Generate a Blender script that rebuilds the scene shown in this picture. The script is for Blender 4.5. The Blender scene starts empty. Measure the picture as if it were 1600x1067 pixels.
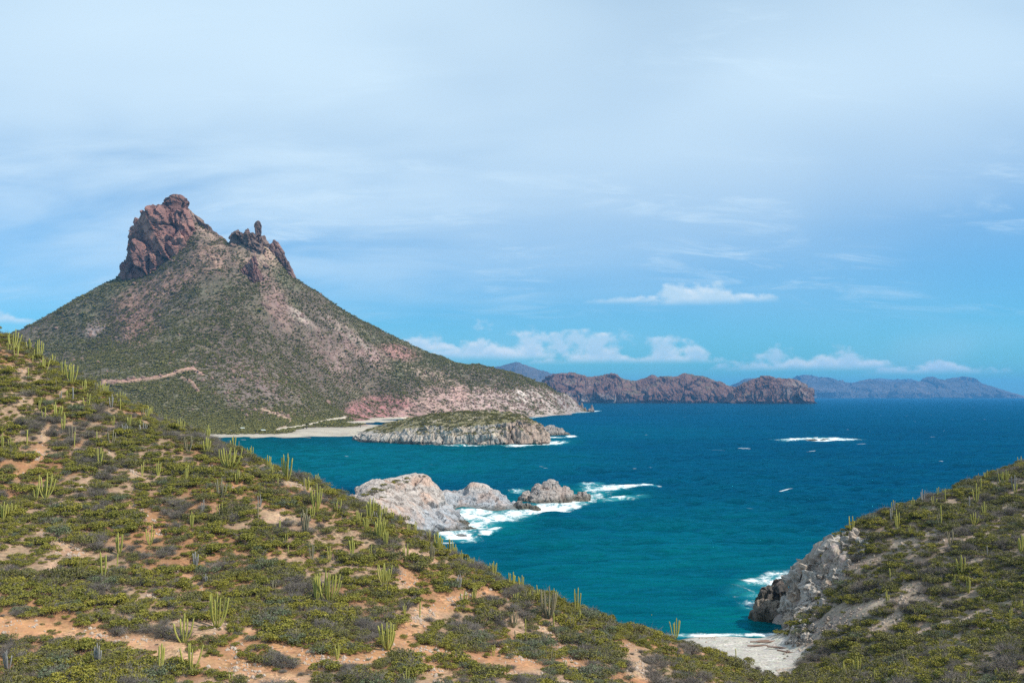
import bpy, math, random
import numpy as np
from mathutils import Vector

random.seed(7)
RNG = np.random.default_rng(7)
SC = bpy.context.scene
COL = SC.collection

# ------------------------------------------------------------------ camera
F = 1556.0                      # focal length in pixels of a 1600 px wide frame
CAMZ = 45.0
TH = math.atan(84.5 / F)
CS, SN = math.cos(TH), math.sin(TH)
cam_d = bpy.data.cameras.new('camera')
cam = bpy.data.objects.new('camera', cam_d)
COL.objects.link(cam)
cam.location = (0, 0, CAMZ)
cam.rotation_euler = (math.pi / 2 + TH, 0, 0)
cam_d.sensor_width = 36.0
cam_d.lens = F / 1600 * 36
cam_d.clip_start = 0.5
cam_d.clip_end = 120000
SC.camera = cam

# ------------------------------------------------------------------ light
SUN_AZ = math.atan2(0.80, -0.30)       # clockwise from +Y
SUN_EL = math.radians(47)
sun_vec = Vector((math.sin(SUN_AZ) * math.cos(SUN_EL), math.cos(SUN_AZ) * math.cos(SUN_EL), math.sin(SUN_EL)))
sd = bpy.data.lights.new('sun', 'SUN')
sd.energy = 5.0
sd.angle = math.radians(0.53)
sd.color = (1.0, 0.94, 0.84)
sun = bpy.data.objects.new('sun', sd)
COL.objects.link(sun)
sun.rotation_euler = (-sun_vec).to_track_quat('-Z', 'Y').to_euler()

VS = SC.view_settings
VS.view_transform = 'Standard'
VS.look = 'None'
VS.gamma = 1.0
VS.exposure = 0.0
VS.use_curve_mapping = False
SC.cycles.use_denoising = False


# ------------------------------------------------------------------ node helpers
class NT:
    def __init__(self, tree):
        self.t = tree

    def n(self, kind, *ins, out=0, **props):
        nd = self.t.nodes.new(kind)
        for k, v in props.items():
            if k == 'ins':
                continue
            setattr(nd, k, v)
        for i, v in enumerate(ins):
            self.set(nd.inputs[i], v)
        for k, v in props.get('ins', {}).items() if isinstance(props.get('ins'), dict) else ():
            self.set(nd.inputs[k], v)
        return nd

    def set(self, sock, v):
        if v is None:
            return
        if isinstance(v, bpy.types.NodeSocket):
            self.t.links.new(v, sock)
        elif isinstance(v, bpy.types.Node):
            self.t.links.new(v.outputs[0], sock)
        else:
            if isinstance(v, tuple) and len(v) == 3 and sock.type == 'RGBA':
                v = (*v, 1)
            sock.default_value = v

    def m(self, op, a, b=None, c=None, clamp=False):
        nd = self.n('ShaderNodeMath', a, b, c, operation=op)
        nd.use_clamp = clamp
        return nd.outputs[0]

    def mix(self, f, a, b, mode='MIX'):
        nd = self.t.nodes.new('ShaderNodeMix')
        nd.data_type = 'RGBA'
        nd.blend_type = mode
        self.set(nd.inputs[0], f)
        self.set(nd.inputs[6], a)
        self.set(nd.inputs[7], b)
        return nd.outputs[2]

    def ramp(self, v, lo, hi, smooth=True):
        nd = self.t.nodes.new('ShaderNodeMapRange')
        nd.interpolation_type = 'SMOOTHSTEP' if smooth else 'LINEAR'
        nd.clamp = True
        self.set(nd.inputs[0], v)
        self.set(nd.inputs[1], lo)
        self.set(nd.inputs[2], hi)
        return nd.outputs[0]

    def noise(self, vec, scale, detail=4, rough=0.55, col=False, dist=0.0):
        nd = self.t.nodes.new('ShaderNodeTexNoise')
        self.set(nd.inputs['Vector'], vec)
        nd.inputs['Scale'].default_value = scale
        nd.inputs['Detail'].default_value = detail
        nd.inputs['Roughness'].default_value = rough
        nd.inputs['Distortion'].default_value = dist
        return nd.outputs[1 if col else 0]

    def vor(self, vec, scale, feature='F1', out=0):
        nd = self.t.nodes.new('ShaderNodeTexVoronoi')
        nd.feature = feature
        self.set(nd.inputs['Vector'], vec)
        nd.inputs['Scale'].default_value = scale
        return nd.outputs[out]

    def mapping(self, vec, scale=(1, 1, 1), rot=(0, 0, 0), loc=(0, 0, 0)):
        nd = self.t.nodes.new('ShaderNodeMapping')
        self.set(nd.inputs[0], vec)
        nd.inputs[1].default_value = loc
        nd.inputs[2].default_value = rot
        nd.inputs[3].default_value = scale
        return nd.outputs[0]


# ------------------------------------------------------------------ world: sky with thin veil and small cumulus
W = bpy.data.worlds.new('World')
SC.world = W
W.use_nodes = True
W.node_tree.nodes.clear()
w = NT(W.node_tree)
SKY_K = 0.10
tc = w.n('ShaderNodeTexCoord').outputs['Generated']
sep = w.n('ShaderNodeSeparateXYZ', tc)
dx, dy, dz = sep.outputs
dzc = w.m('MAXIMUM', dz, 0.004)
dvec = w.n('ShaderNodeCombineXYZ', dx, dy, dzc).outputs[0]
sky = w.n('ShaderNodeTexSky', dvec)
sky.sky_type = 'NISHITA'
sky.sun_disc = False
sky.sun_elevation = SUN_EL
sky.sun_rotation = SUN_AZ
sky.altitude = 0
sky.air_density = 1.0
sky.dust_density = 0.3
sky.ozone_density = 2.5
hs = w.n('ShaderNodeHueSaturation')
hs.inputs['Saturation'].default_value = 1.25
hs.inputs['Value'].default_value = 1.0
w.set(hs.inputs['Color'], sky.outputs[0])
el = w.m('ARCSINE', dzc)
az = w.m('ARCTAN2', dx, dy)
tint = w.mix(w.ramp(el, 0.0, 0.45), (0.26, 0.92, 1.36), (0.60, 1.14, 1.14))
base = w.mix(1.0, hs.outputs[0], tint, 'MULTIPLY')
# high thin veil, on a cloud sheet overhead
inv = w.m('DIVIDE', 1.0, w.m('ADD', dzc, 0.22))
sheet = w.n('ShaderNodeCombineXYZ', w.m('MULTIPLY', dx, inv), w.m('MULTIPLY', dy, inv), 0.0).outputs[0]
v1 = w.noise(w.mapping(sheet, scale=(0.9, 1.1, 1), rot=(0, 0, 0.5), loc=(3.1, 1.7, 0)), 0.75, 3, 0.45, dist=0.3)
v2 = w.noise(w.mapping(sheet, scale=(0.9, 2.2, 1), rot=(0, 0, 0.22), loc=(7.3, 2.2, 0)), 3.4, 10, 0.66, dist=0.7)
v3 = w.noise(w.mapping(sheet, scale=(1, 1.5, 1), loc=(1.3, 5.2, 0)), 1.3, 3, 0.5)
veil = w.ramp(v1, 0.28, 0.68)
elf = w.ramp(el, -0.02, 0.34)
veil = w.m('MULTIPLY', w.m('ADD', w.m('MULTIPLY', veil, 0.50), 0.48), elf)
ga = w.m('DIVIDE', w.m('ADD', az, 0.28), 0.30)
ge = w.m('DIVIDE', w.m('SUBTRACT', el, 0.20), 0.11)
sheetc = w.m('EXPONENT', w.m('MULTIPLY', w.m('ADD', w.m('MULTIPLY', ga, ga), w.m('MULTIPLY', ge, ge)), -1.0))
sheetc = w.m('MULTIPLY', sheetc, w.ramp(w.noise(w.mapping(sheet, scale=(0.8, 1.7, 1), rot=(0, 0, 0.3), loc=(2.2, 8.1, 0)), 2.0, 6, 0.55, dist=0.4), 0.25, 0.70))
veil = w.m('ADD', veil, w.m('MULTIPLY', w.m('SUBTRACT', 1.0, veil), w.m('MULTIPLY', sheetc, 0.80)), clamp=True)
wisp = w.m('MULTIPLY', w.m('MULTIPLY', w.ramp(v2, 0.47, 0.74), w.ramp(v3, 0.42, 0.62)), w.ramp(el, 0.05, 0.13))
wisp = w.m('MULTIPLY', wisp, 0.65)
veil_c = w.m('ADD', veil, w.m('MULTIPLY', wisp, w.m('SUBTRACT', 1.0, veil)), clamp=True)
c_veil = (0.68 / SKY_K, 0.87 / SKY_K, 1.02 / SKY_K)
col1 = w.mix(veil_c, base, c_veil)
# cumulus rows low over the sea
azel = w.n('ShaderNodeCombineXYZ', az, w.m('MULTIPLY', el, 1.35), 0.0).outputs[0]
puff = w.noise(w.mapping(azel, loc=(1.37, 0.2, 0)), 34, 6, 0.55)
puffs = w.noise(w.mapping(azel, loc=(4.1, 0.9, 0)), 7.0, 2, 0.5)


def bump(a0, aw, base_el, top):          # a cloud heap: flat base, rounded top
    da = w.m('DIVIDE', w.m('SUBTRACT', az, a0), aw)
    env = w.m('SUBTRACT', 1.0, w.m('MULTIPLY', da, da))
    hgt = w.m('MULTIPLY', w.m('MAXIMUM', env, -1.0), top)
    up = w.m('SUBTRACT', w.m('ADD', base_el, hgt), el)
    up = w.m('DIVIDE', up, top)
    lo = w.ramp(w.m('SUBTRACT', el, base_el), -0.004, 0.005)
    d = w.m('ADD', up, w.m('MULTIPLY', w.m('SUBTRACT', puff, 0.5), 3.0))
    return w.m('MULTIPLY', w.ramp(d, 0.1, 0.7), lo)


heaps = [bump(*a) for a in ((0.185, 0.06, 0.0915, 0.025), (0.13, 0.06, 0.094, 0.008), (0.235, 0.03, 0.093, 0.012),
                            (0.00, 0.10, 0.038, 0.034), (0.075, 0.07, 0.034, 0.032), (0.165, 0.05, 0.034, 0.030),
                            (0.29, 0.10, 0.026, 0.022), (0.40, 0.07, 0.022, 0.012), (-0.08, 0.05, 0.044, 0.022), (-0.5, 0.06, 0.066, 0.015),
                            (-0.85, 0.12, 0.03, 0.03), (0.8, 0.1, 0.03, 0.025), (1.3, 0.15, 0.03, 0.03), (-1.5, 0.1, 0.04, 0.03))]
cum = heaps[0]
for h in heaps[1:]:
    cum = w.m('MAXIMUM', cum, h)
cum = w.m('MULTIPLY', cum, w.m('ADD', 0.62, w.m('MULTIPLY', puffs, 0.5)), clamp=True)
# soft milky bank under the cumulus rows
bank = w.m('MULTIPLY', w.ramp(el, 0.012, 0.03), w.m('SUBTRACT', 1.0, w.ramp(el, 0.045, 0.075)))
bank = w.m('MULTIPLY', bank, w.m('MULTIPLY', w.ramp(puffs, 0.38, 0.7), 0.35))
col2 = w.mix(bank, col1, (0.42 / SKY_K, 0.70 / SKY_K, 0.88 / SKY_K))
cl_c = w.mix(w.ramp(w.noise(w.mapping(azel, loc=(1.37, 0.206, 0)), 34, 6, 0.55), 0.35, 0.62), (0.84 / SKY_K, 0.93 / SKY_K, 0.99 / SKY_K), (0.55 / SKY_K, 0.76 / SKY_K, 0.92 / SKY_K))
col3 = w.mix(cum, col2, cl_c)
bg = w.n('ShaderNodeBackground', col3, SKY_K)
wo = w.n('ShaderNodeOutputWorld', bg.outputs[0])


# ------------------------------------------------------------------ maths helpers
def P(u, v, Y):
    t = (533.5 - v) / F
    k = Y / (CS - t * SN)
    return ((u - 800) / F * k, Y, CAMZ + (SN + t * CS) * k)


def seaY(v, z=0.0):
    t = (533.5 - v) / F
    d = (SN + t * CS) / (CS - t * SN)
    return (z - CAMZ) / d


def proj(p):
    p = np.asarray(p, float)
    zr = p[..., 2] - CAMZ
    dep = np.maximum(p[..., 1] * CS + zr * SN, 1e-3)
    up = -p[..., 1] * SN + zr * CS
    return 800 + F * p[..., 0] / dep, 533.5 - F * up / dep


def _hash(i, seed):
    x = (i[..., 0].astype(np.int64) * 374761393 + i[..., 1].astype(np.int64) * 668265263
         + i[..., 2].astype(np.int64) * 2147483647 + seed * 974711) & 0xFFFFFFFF
    x = ((x ^ (x >> 13)) * 1274126177) & 0xFFFFFFFF
    x = ((x ^ (x >> 16)) * 2246822519) & 0xFFFFFFFF
    return (x ^ (x >> 15)) & 0xFFFFFFFF


def vnoise(p, seed=0):
    """smooth value noise, -1..1"""
    i = np.floor(p).astype(np.int64)
    f = p - i
    f = f * f * f * (f * (f * 6 - 15) + 10)
    r = 0
    for a in (0, 1):
        wa = f[..., 0] if a else 1 - f[..., 0]
        for b in (0, 1):
            wb = f[..., 1] if b else 1 - f[..., 1]
            for c in (0, 1):
                wc = f[..., 2] if c else 1 - f[..., 2]
                r = r + wa * wb * wc * (_hash(i + np.array((a, b, c)), seed) / 2147483648.0 - 1)
    return r


def fbm(p, octv=4, gain=0.5, seed=0, ridge=False):
    a, s, r = 1.0, 0.0, 0
    p = np.asarray(p, float)
    for o in range(octv):
        n = vnoise(p, seed + o * 17)
        if ridge:
            n = 1 - 2 * np.abs(n)
        r = r + a * n
        s += a
        a *= gain
        p = p * 2.03 + 11.3
    return r / s


def worley(p, seed=0):
    """distance to the border of the nearest cell, and the cell's random value"""
    i = np.floor(p).astype(np.int64)
    d1 = np.full(p.shape[:-1], 9.0)
    d2 = np.full(p.shape[:-1], 9.0)
    idv = np.zeros(p.shape[:-1])
    for a in (-1, 0, 1):
        for b in (-1, 0, 1):
            for c in (-1, 0, 1):
                ii = i + np.array((a, b, c))
                q = np.stack([_hash(ii, seed + k) / 4294967296.0 for k in (1, 2, 3)], -1)
                d = np.linalg.norm(ii + q - p, axis=-1)
                m = d < d1
                d2 = np.where(m, d1, np.minimum(d2, d))
                idv = np.where(m, q[..., 0], idv)
                d1 = np.where(m, d, d1)
    return d2 - d1, idv


def facet(p, seed=0, tilt=0.9):
    """broken rock faces: each cell is a tilted flat; also the distance to the joint"""
    i = np.floor(p).astype(np.int64)
    d1 = np.full(p.shape[:-1], 9.0)
    d2 = np.full(p.shape[:-1], 9.0)
    val = np.zeros(p.shape[:-1])
    for a in (-1, 0, 1):
        for b in (-1, 0, 1):
            for c in (-1, 0, 1):
                ii = i + np.array((a, b, c))
                q = np.stack([_hash(ii, seed + k) / 4294967296.0 for k in (1, 2, 3)], -1)
                e = p - (ii + q)
                d = np.linalg.norm(e, axis=-1)
                m = d < d1
                d2 = np.where(m, d1, np.minimum(d2, d))
                h = (q[..., 0] * 7.13 % 1.0) - 0.5 + tilt * (e * (np.stack([q[..., 1], q[..., 2], q[..., 0]], -1) * 2 - 1)).sum(-1)
                val = np.where(m, h, val)
                d1 = np.where(m, d, d1)
    return val, d2 - d1


def sstep(x, a, b):
    t = np.clip((x - a) / (b - a), 0, 1)
    return t * t * (3 - 2 * t)


def ell(u, v, cu, cv, ru, rv, soft=0.45, ang=0.0):
    a = math.radians(ang)
    du, dv = u - cu, v - cv
    x = (du * math.cos(a) + dv * math.sin(a)) / ru
    y = (-du * math.sin(a) + dv * math.cos(a)) / rv
    return 1 - sstep(np.hypot(x, y), 1 - soft, 1 + soft)


class RBF:
    def __init__(self, pts, scale=100.0, lam=1e-4):
        pts = np.asarray(pts, float)
        self.c = pts[:, :2] / scale
        self.s = scale
        n = len(pts)
        A = np.zeros((n + 3, n + 3))
        A[:n, :n] = self.phi(np.linalg.norm(self.c[:, None] - self.c[None], axis=-1)) + lam * np.eye(n)
        A[:n, n:] = np.c_[np.ones(n), self.c]
        A[n:, :n] = A[:n, n:].T
        self.w = np.linalg.solve(A, np.r_[pts[:, 2], 0, 0, 0])

    @staticmethod
    def phi(r):
        return np.where(r > 1e-9, r * r * np.log(np.maximum(r, 1e-9)), 0)

    def __call__(self, x, y):
        sh = np.shape(x)
        q = np.c_[np.ravel(x), np.ravel(y)] / self.s
        out = np.empty(len(q))
        n = len(self.c)
        for a in range(0, len(q), 20000):
            b = q[a:a + 20000]
            out[a:a + 20000] = self.phi(np.linalg.norm(b[:, None] - self.c[None], axis=-1)) @ self.w[:n] \
                + self.w[n] + b @ self.w[n + 1:]
        return out.reshape(sh)


def normals_grid(V):
    du = np.gradient(V, axis=1)
    dv = np.gradient(V, axis=0)
    n = np.cross(du, dv)
    return n / np.maximum(np.linalg.norm(n, axis=-1, keepdims=True), 1e-9)


def make_mesh(name, verts, faces, mat=None, attrs=None, smooth=True):
    """faces: (n,4) or (n,3) array"""
    me = bpy.data.meshes.new(name)
    verts = np.ascontiguousarray(verts, dtype=np.float32)
    faces = np.ascontiguousarray(faces, dtype=np.int32)
    k = faces.shape[1]
    me.vertices.add(len(verts))
    me.vertices.foreach_set('co', verts.ravel())
    me.loops.add(faces.size)
    me.loops.foreach_set('vertex_index', faces.ravel())
    me.polygons.add(len(faces))
    me.polygons.foreach_set('loop_start', np.arange(0, faces.size, k, dtype=np.int32))
    me.polygons.foreach_set('loop_total', np.full(len(faces), k, dtype=np.int32))
    me.update(calc_edges=True)
    me.polygons.foreach_set('use_smooth', np.full(len(faces), smooth, dtype=bool))
    for an, av in (attrs or {}).items():
        av = np.asarray(av, np.float32)
        if av.ndim == 2:
            at = me.attributes.new(an, 'FLOAT_COLOR', 'POINT')
            at.data.foreach_set('color', np.c_[av, np.ones(len(av), np.float32)].astype(np.float32).ravel())
        else:
            at = me.attributes.new(an, 'FLOAT', 'POINT')
            at.data.foreach_set('value', av)
    if mat:
        me.materials.append(mat)
    return me


def obj(name, me, parent=None, loc=None, label=None, cat=None, group=None, kind=None):
    o = bpy.data.objects.new(name, me)
    COL.objects.link(o)
    if parent:
        o.parent = parent
    if loc is not None:
        o.location = loc
    for k, v in (('label', label), ('category', cat), ('group', group), ('kind', kind)):
        if v:
            o[k] = v
    return o


def grid_faces(nr, nc, wrap=False):
    r = np.arange(nr - 1)[:, None]
    c = np.arange(nc if wrap else nc - 1)[None]
    a = r * nc + c
    b = r * nc + (c + 1) % nc
    return np.stack([a, b, b + nc, a + nc], -1).reshape(-1, 4)


def compact(verts, faces, attrs, fmask):
    """keep some of the faces, drop unused vertices"""
    f = faces[fmask]
    used = np.zeros(len(verts), bool)
    used[f.ravel()] = True
    idx = np.cumsum(used) - 1
    return verts[used], idx[f], {k: v[used] for k, v in attrs.items()}


# ------------------------------------------------------------------ materials
def principled(name, rough=0.9, spec=0.25):
    m = bpy.data.materials.new(name)
    m.use_nodes = True
    t = NT(m.node_tree)
    b = m.node_tree.nodes['Principled BSDF']
    b.inputs['Roughness'].default_value = rough
    b.inputs['Specular IOR Level'].default_value = spec
    return m, t, b


def ground_mat(name, fine=1.0, bump=0.3, contrast=0.5, bscale=2.0, attr='Col'):
    """colour from the mesh's own soil/rock colours, grain and speckle from noise"""
    m, t, b = principled(name)
    co = t.n('ShaderNodeTexCoord').outputs['Object']
    c = t.n('ShaderNodeAttribute', attribute_name=attr).outputs['Color']
    n1 = t.noise(co, 0.35 * fine, 5, 0.6)
    n2 = t.noise(co, 3.5 * fine, 3, 0.65)
    k = t.m('ADD', 1 - contrast, t.m('MULTIPLY', t.m('ADD', n1, n2), contrast))
    c2 = t.mix(1.0, c, t.n('ShaderNodeCombineColor', k, k, k).outputs[0], 'MULTIPLY')
    n3 = t.noise(co, 0.9 * fine, 4, 0.6, col=True)
    c3 = t.mix(0.16, c2, n3, 'OVERLAY')
    peb = t.t.nodes.new('ShaderNodeTexVoronoi')
    t.set(peb.inputs['Vector'], co)
    peb.inputs['Scale'].default_value = 3.2 * fine
    pr_ = t.n('ShaderNodeSeparateColor', peb.outputs['Color']).outputs[0]
    zone_ = t.ramp(t.noise(co, 0.22 * fine, 3, 0.6), 0.42, 0.62)
    k2 = t.m('ADD', 0.58, t.m('MULTIPLY', pr_, 0.84))
    c4 = t.mix(1.0, c3, t.n('ShaderNodeCombineColor', k2, k2, k2).outputs[0], 'MULTIPLY')
    c3 = t.mix(t.m('ADD', 0.35, t.m('MULTIPLY', zone_, 0.65)), c3, c4)
    t.set(b.inputs['Base Color'], c3)
    bn = t.n('ShaderNodeBump')
    bn.inputs['Strength'].default_value = bump
    bn.inputs['Distance'].default_value = 0.3 / fine
    t.set(bn.inputs['Height'], t.noise(co, bscale * fine, 6, 0.65))
    t.set(b.inputs['Normal'], bn.outputs[0])
    return m


def rock_mat(name, fine=1.0, bump=0.6):
    """rock: mesh colours broken by cracks, stains and grain"""
    m, t, b = principled(name, 0.85)
    co = t.n('ShaderNodeTexCoord').outputs['Object']
    c = t.n('ShaderNodeAttribute', attribute_name='Col').outputs['Color']
    warp = t.n('ShaderNodeVectorMath', co, t.n('ShaderNodeVectorMath', t.noise(co, 0.5 * fine, 3, 0.5, col=True), (2.0 / fine,) * 3, operation='MULTIPLY').outputs[0], operation='ADD').outputs[0]
    cr = t.vor(t.mapping(warp, scale=(1, 1, 0.6), rot=(0.3, 0.25, 0.4)), 0.42 * fine, 'DISTANCE_TO_EDGE')
    crack = t.ramp(cr, 0.0, 0.07)
    n1 = t.noise(co, 0.25 * fine, 6, 0.62)
    n2 = t.noise(co, 2.4 * fine, 4, 0.65)
    k = t.m('MULTIPLY', t.m('ADD', 0.42, t.m('ADD', t.m('MULTIPLY', n1, 0.75), t.m('MULTIPLY', n2, 0.42))), t.m('ADD', 0.62, t.m('MULTIPLY', crack, 0.38)))
    c2 = t.mix(1.0, c, t.n('ShaderNodeCombineColor', k, k, k).outputs[0], 'MULTIPLY')
    c3 = t.mix(t.m('MULTIPLY', t.ramp(t.noise(co, 0.6 * fine, 4, 0.6), 0.5, 0.7), 0.35), c2, (0.30, 0.21, 0.17))
    t.set(b.inputs['Base Color'], c3)
    bn = t.n('ShaderNodeBump')
    bn.inputs['Strength'].default_value = bump
    bn.inputs['Distance'].default_value = 0.8 / fine
    t.set(bn.inputs['Height'], t.m('ADD', t.noise(co, 1.1 * fine, 8, 0.68), t.m('MULTIPLY', crack, 0.25)))
    t.set(b.inputs['Normal'], bn.outputs[0])
    return m


def leaf_mat(name, c1, c2, c3, rough=0.75):
    m, t, b = principled(name, rough, 0.2)
    oi = t.n('ShaderNodeObjectInfo').outputs['Random']
    ri = t.n('ShaderNodeNewGeometry').outputs['Random Per Island']
    a = t.mix(oi, c1, c2)
    a = t.mix(t.m('MULTIPLY', ri, 0.55), a, c3)
    t.set(b.inputs['Base Color'], a)
    return m


M = {}
M['soil'] = ground_mat('dry_soil', 1.0, 0.35, 0.55)
M['far_soil'] = ground_mat('mountain_soil', 0.10, 0.5, 0.6)
M['rock'] = rock_mat('coast_rock', 0.5, 0.7)
M['rock_near'] = rock_mat('cliff_rock', 1.1, 0.7)
M['crag'] = rock_mat('crag_rock', 0.09, 0.8)
M['mesa'] = rock_mat('mesa_rock', 0.03, 0.8)
M['range'] = rock_mat('range_rock', 0.008, 0.8)
M['leaf_olive'] = leaf_mat('olive_leaves', (0.245, 0.220, 0.034), (0.125, 0.135, 0.028), (0.32, 0.275, 0.05))
M['leaf_dark'] = leaf_mat('dark_leaves', (0.155, 0.148, 0.045), (0.115, 0.115, 0.040), (0.22, 0.195, 0.055))
M['leaf_sage'] = leaf_mat('sage_leaves', (0.115, 0.14, 0.065), (0.13, 0.15, 0.09), (0.17, 0.19, 0.10))
M['twig'] = leaf_mat('bare_twigs', (0.19, 0.16, 0.135), (0.145, 0.125, 0.112), (0.27, 0.235, 0.20))
M['far_leaf'] = leaf_mat('far_scrub_leaves', (0.195, 0.180, 0.050), (0.140, 0.134, 0.042), (0.25, 0.215, 0.07))
M['stone'] = leaf_mat('loose_stone', (0.42, 0.33, 0.26), (0.36, 0.26, 0.20), (0.5, 0.43, 0.36), 0.9)


def cactus_mat(name, c1, c2, rib):
    m, t, b = principled(name, 0.6, 0.3)
    oi = t.n('ShaderNodeObjectInfo').outputs['Random']
    co = t.n('ShaderNodeTexCoord').outputs['Object']
    a = t.mix(oi, c1, c2)
    a = t.mix(t.ramp(t.noise(co, 3.0, 4, 0.6), 0.45, 0.75), a, rib)
    t.set(b.inputs['Base Color'], a)
    return m


M['cactus'] = cactus_mat('cactus_skin', (0.34, 0.325, 0.070), (0.41, 0.375, 0.09), (0.25, 0.25, 0.07))
M['cactus_dry'] = cactus_mat('dry_cactus_skin', (0.27, 0.23, 0.13), (0.22, 0.20, 0.13), (0.16, 0.12, 0.08))
M['cactus_dead'] = cactus_mat('dead_cactus_skin', (0.33, 0.31, 0.28), (0.26, 0.25, 0.24), (0.2, 0.18, 0.16))

# ------------------------------------------------------------------ near hills and cove (one relief, split into its pieces)
hp = []
for u, v, Y in ((-120, 470, 222), (-60, 490, 215), (0, 524, 203), (60, 561, 197), (130, 601, 191), (200, 638, 186), (300, 680, 179),
                (400, 718, 171), (500, 766, 164), (570, 795, 160), (640, 828, 158), (700, 865, 156), (800, 911, 152), (900, 955, 150),
                (1000, 989, 150), (1060, 1001, 151), (1120, 1028, 150), (1180, 1060, 149),
                # face of the left hill towards the camera
                (-120, 1067, 92), (0, 1067, 95), (200, 1067, 97), (400, 1067, 99), (600, 1067, 101), (780, 1067, 104), (950, 1067, 112),
                (1080, 1067, 128), (0, 800, 136), (200, 800, 142), (400, 860, 136), (600, 940, 128), (750, 985, 127), (0, 650, 166), (200, 710, 162),
                # right hill
                (1250, 890, 197), (1270, 880, 194), (1290, 867, 191), (1320, 850, 190), (1345, 838, 190), (1400, 804, 192), (1500, 767, 201), (1600, 731, 211), (1700, 692, 217),
                (1600, 1067, 100), (1700, 1067, 92), (1400, 1067, 118), (1310, 1067, 130), (1300, 965, 168), (1400, 960, 155), (1500, 950, 148),
                (1600, 900, 150), (1450, 860, 172), (1350, 905, 178), (1310, 915, 183), (1290, 945, 178), (1275, 1010, 165), (1550, 800, 185)):
    hp.append(P(u, v, Y))


def hz(u, Y, z):
    hp.append(((u - 800) / F * Y, Y, z))


for u, Y, z in ((0, 285, 24), (0, 340, -2), (-150, 300, 24), (-150, 360, -2), (300, 250, 14), (300, 320, -2), (200, 230, 32), (500, 215, 14), (500, 265, -1), (600, 195, 13), (600, 235, -1),
                (700, 190, 7), (700, 215, -2), (800, 178, 5), (800, 200, -2), (900, 170, 3.5), (900, 188, -1.5), (1000, 168, 3), (1000, 188, -1), (1060, 165, 2.6),
                (1060, 187, 0), (1100, 189, 0), (1150, 188, 0), (1200, 186.5, 0), (1100, 205, -2.5), (1150, 205, -2.5), (1195, 205, -2.5), (1100, 230, -4), (1200, 230, -4),
                (1150, 168, 2.2), (1200, 168, 2.3), (1225, 172, 2.3), (1210, 150, 3.4), (1225, 140, 4.6), (1215, 120, 6), (1140, 100, 9.5), (1230, 95, 10),
                (1222, 190, 0.6), (1212, 197, -1.5), (1236, 192, 6), (1245, 182, 5.2),
                (1217, 207, -2), (1225, 216, -2), (1245, 222, -2), (1270, 208, 8), (1290, 212, 9), (1320, 214, 11), (1290, 234, -2), (1400, 228, 14), (1400, 265, -2), (1500, 250, 15), (1500, 295, -2), (1600, 265, 15), (1600, 315, -2),
                (1700, 270, 16), (1700, 325, -2),
                (0, 60, 12), (400, 60, 10), (800, 60, 9), (1200, 60, 13), (1600, 60, 20), (-300, 60, 14), (1900, 60, 24)):
    hz(u, Y, z)
hill_rbf = RBF(hp, 60.0, 2e-4)


def hill_z(x, y, detail=True):
    z = hill_rbf(x, y)
    if detail:
        p = np.stack([np.asarray(x, float), np.asarray(y, float), np.zeros(np.shape(x))], -1)
        k = sstep(z, 0.5, 6)
        z = z + k * (0.75 * fbm(p / 14.0, 3, 0.5, 3) + 0.22 * fbm(p / 3.0, 2, 0.5, 5)) + (1 - k) * 0.10 * fbm(p / 6.0, 2, 0.5, 9)
    return z


GX0, GX1, GY0, GY1, GS = -150.0, 150.0, 62.0, 345.0, 0.75
gx = np.arange(GX0, GX1, GS)
gy = np.arange(GY0, GY1, GS)
GXX, GYY = np.meshgrid(gx, gy)
HZ = hill_z(GXX, GYY)


def hz_at(x, y):
    """bilinear read of the near relief"""
    fx = np.clip((np.asarray(x) - GX0) / GS, 0, len(gx) - 1.001)
    fy = np.clip((np.asarray(y) - GY0) / GS, 0, len(gy) - 1.001)
    i, j = fx.astype(int), fy.astype(int)
    a, b = fx - i, fy - j
    return (HZ[j, i] * (1 - a) + HZ[j, i + 1] * a) * (1 - b) + (HZ[j + 1, i] * (1 - a) + HZ[j + 1, i + 1] * a) * b


def hill_hit(u, v, y0=66, y1=300):
    """where the sight line through (u, v) first meets the near relief"""
    Y = np.arange(y0, y1, 0.4)
    t = (533.5 - v) / F
    k = Y / (CS - t * SN)
    x = (u - 800) / F * k
    z = CAMZ + (SN + t * CS) * k
    below = np.where(z < hz_at(x, Y))[0]
    if len(below) == 0:
        return None
    i = below[0]
    return float(x[i]), float(Y[i]), float(hz_at(x[i], Y[i]))


def hill_seen(p, lift=0.8):
    """is a point on the near relief in sight of the camera (vectorised)"""
    p = np.asarray(p, float)
    ok = np.ones(len(p), bool)
    for s in np.linspace(0.35, 0.985, 60):
        q = p[:, :2] * s
        z = CAMZ + (p[:, 2] + lift - CAMZ) * s
        m = q[:, 1] > GY0 + 1
        ok &= ~(m & (hz_at(q[:, 0], q[:, 1]) > z + 0.05))
    return ok


# trails and bare patches, in metres on the ground
def ground_line(pts):
    r = [hill_hit(*p) for p in pts]
    return np.array([q[:2] for q in r if q])


def line_dist(x, y, line):
    d = np.full(np.shape(x), 1e9)
    for a, b in zip(line[:-1], line[1:]):
        ab = b - a
        t = np.clip(((x - a[0]) * ab[0] + (y - a[1]) * ab[1]) / max(ab @ ab, 1e-6), 0, 1)
        d = np.minimum(d, np.hypot(x - a[0] - t * ab[0], y - a[1] - t * ab[1]))
    return d


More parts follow.
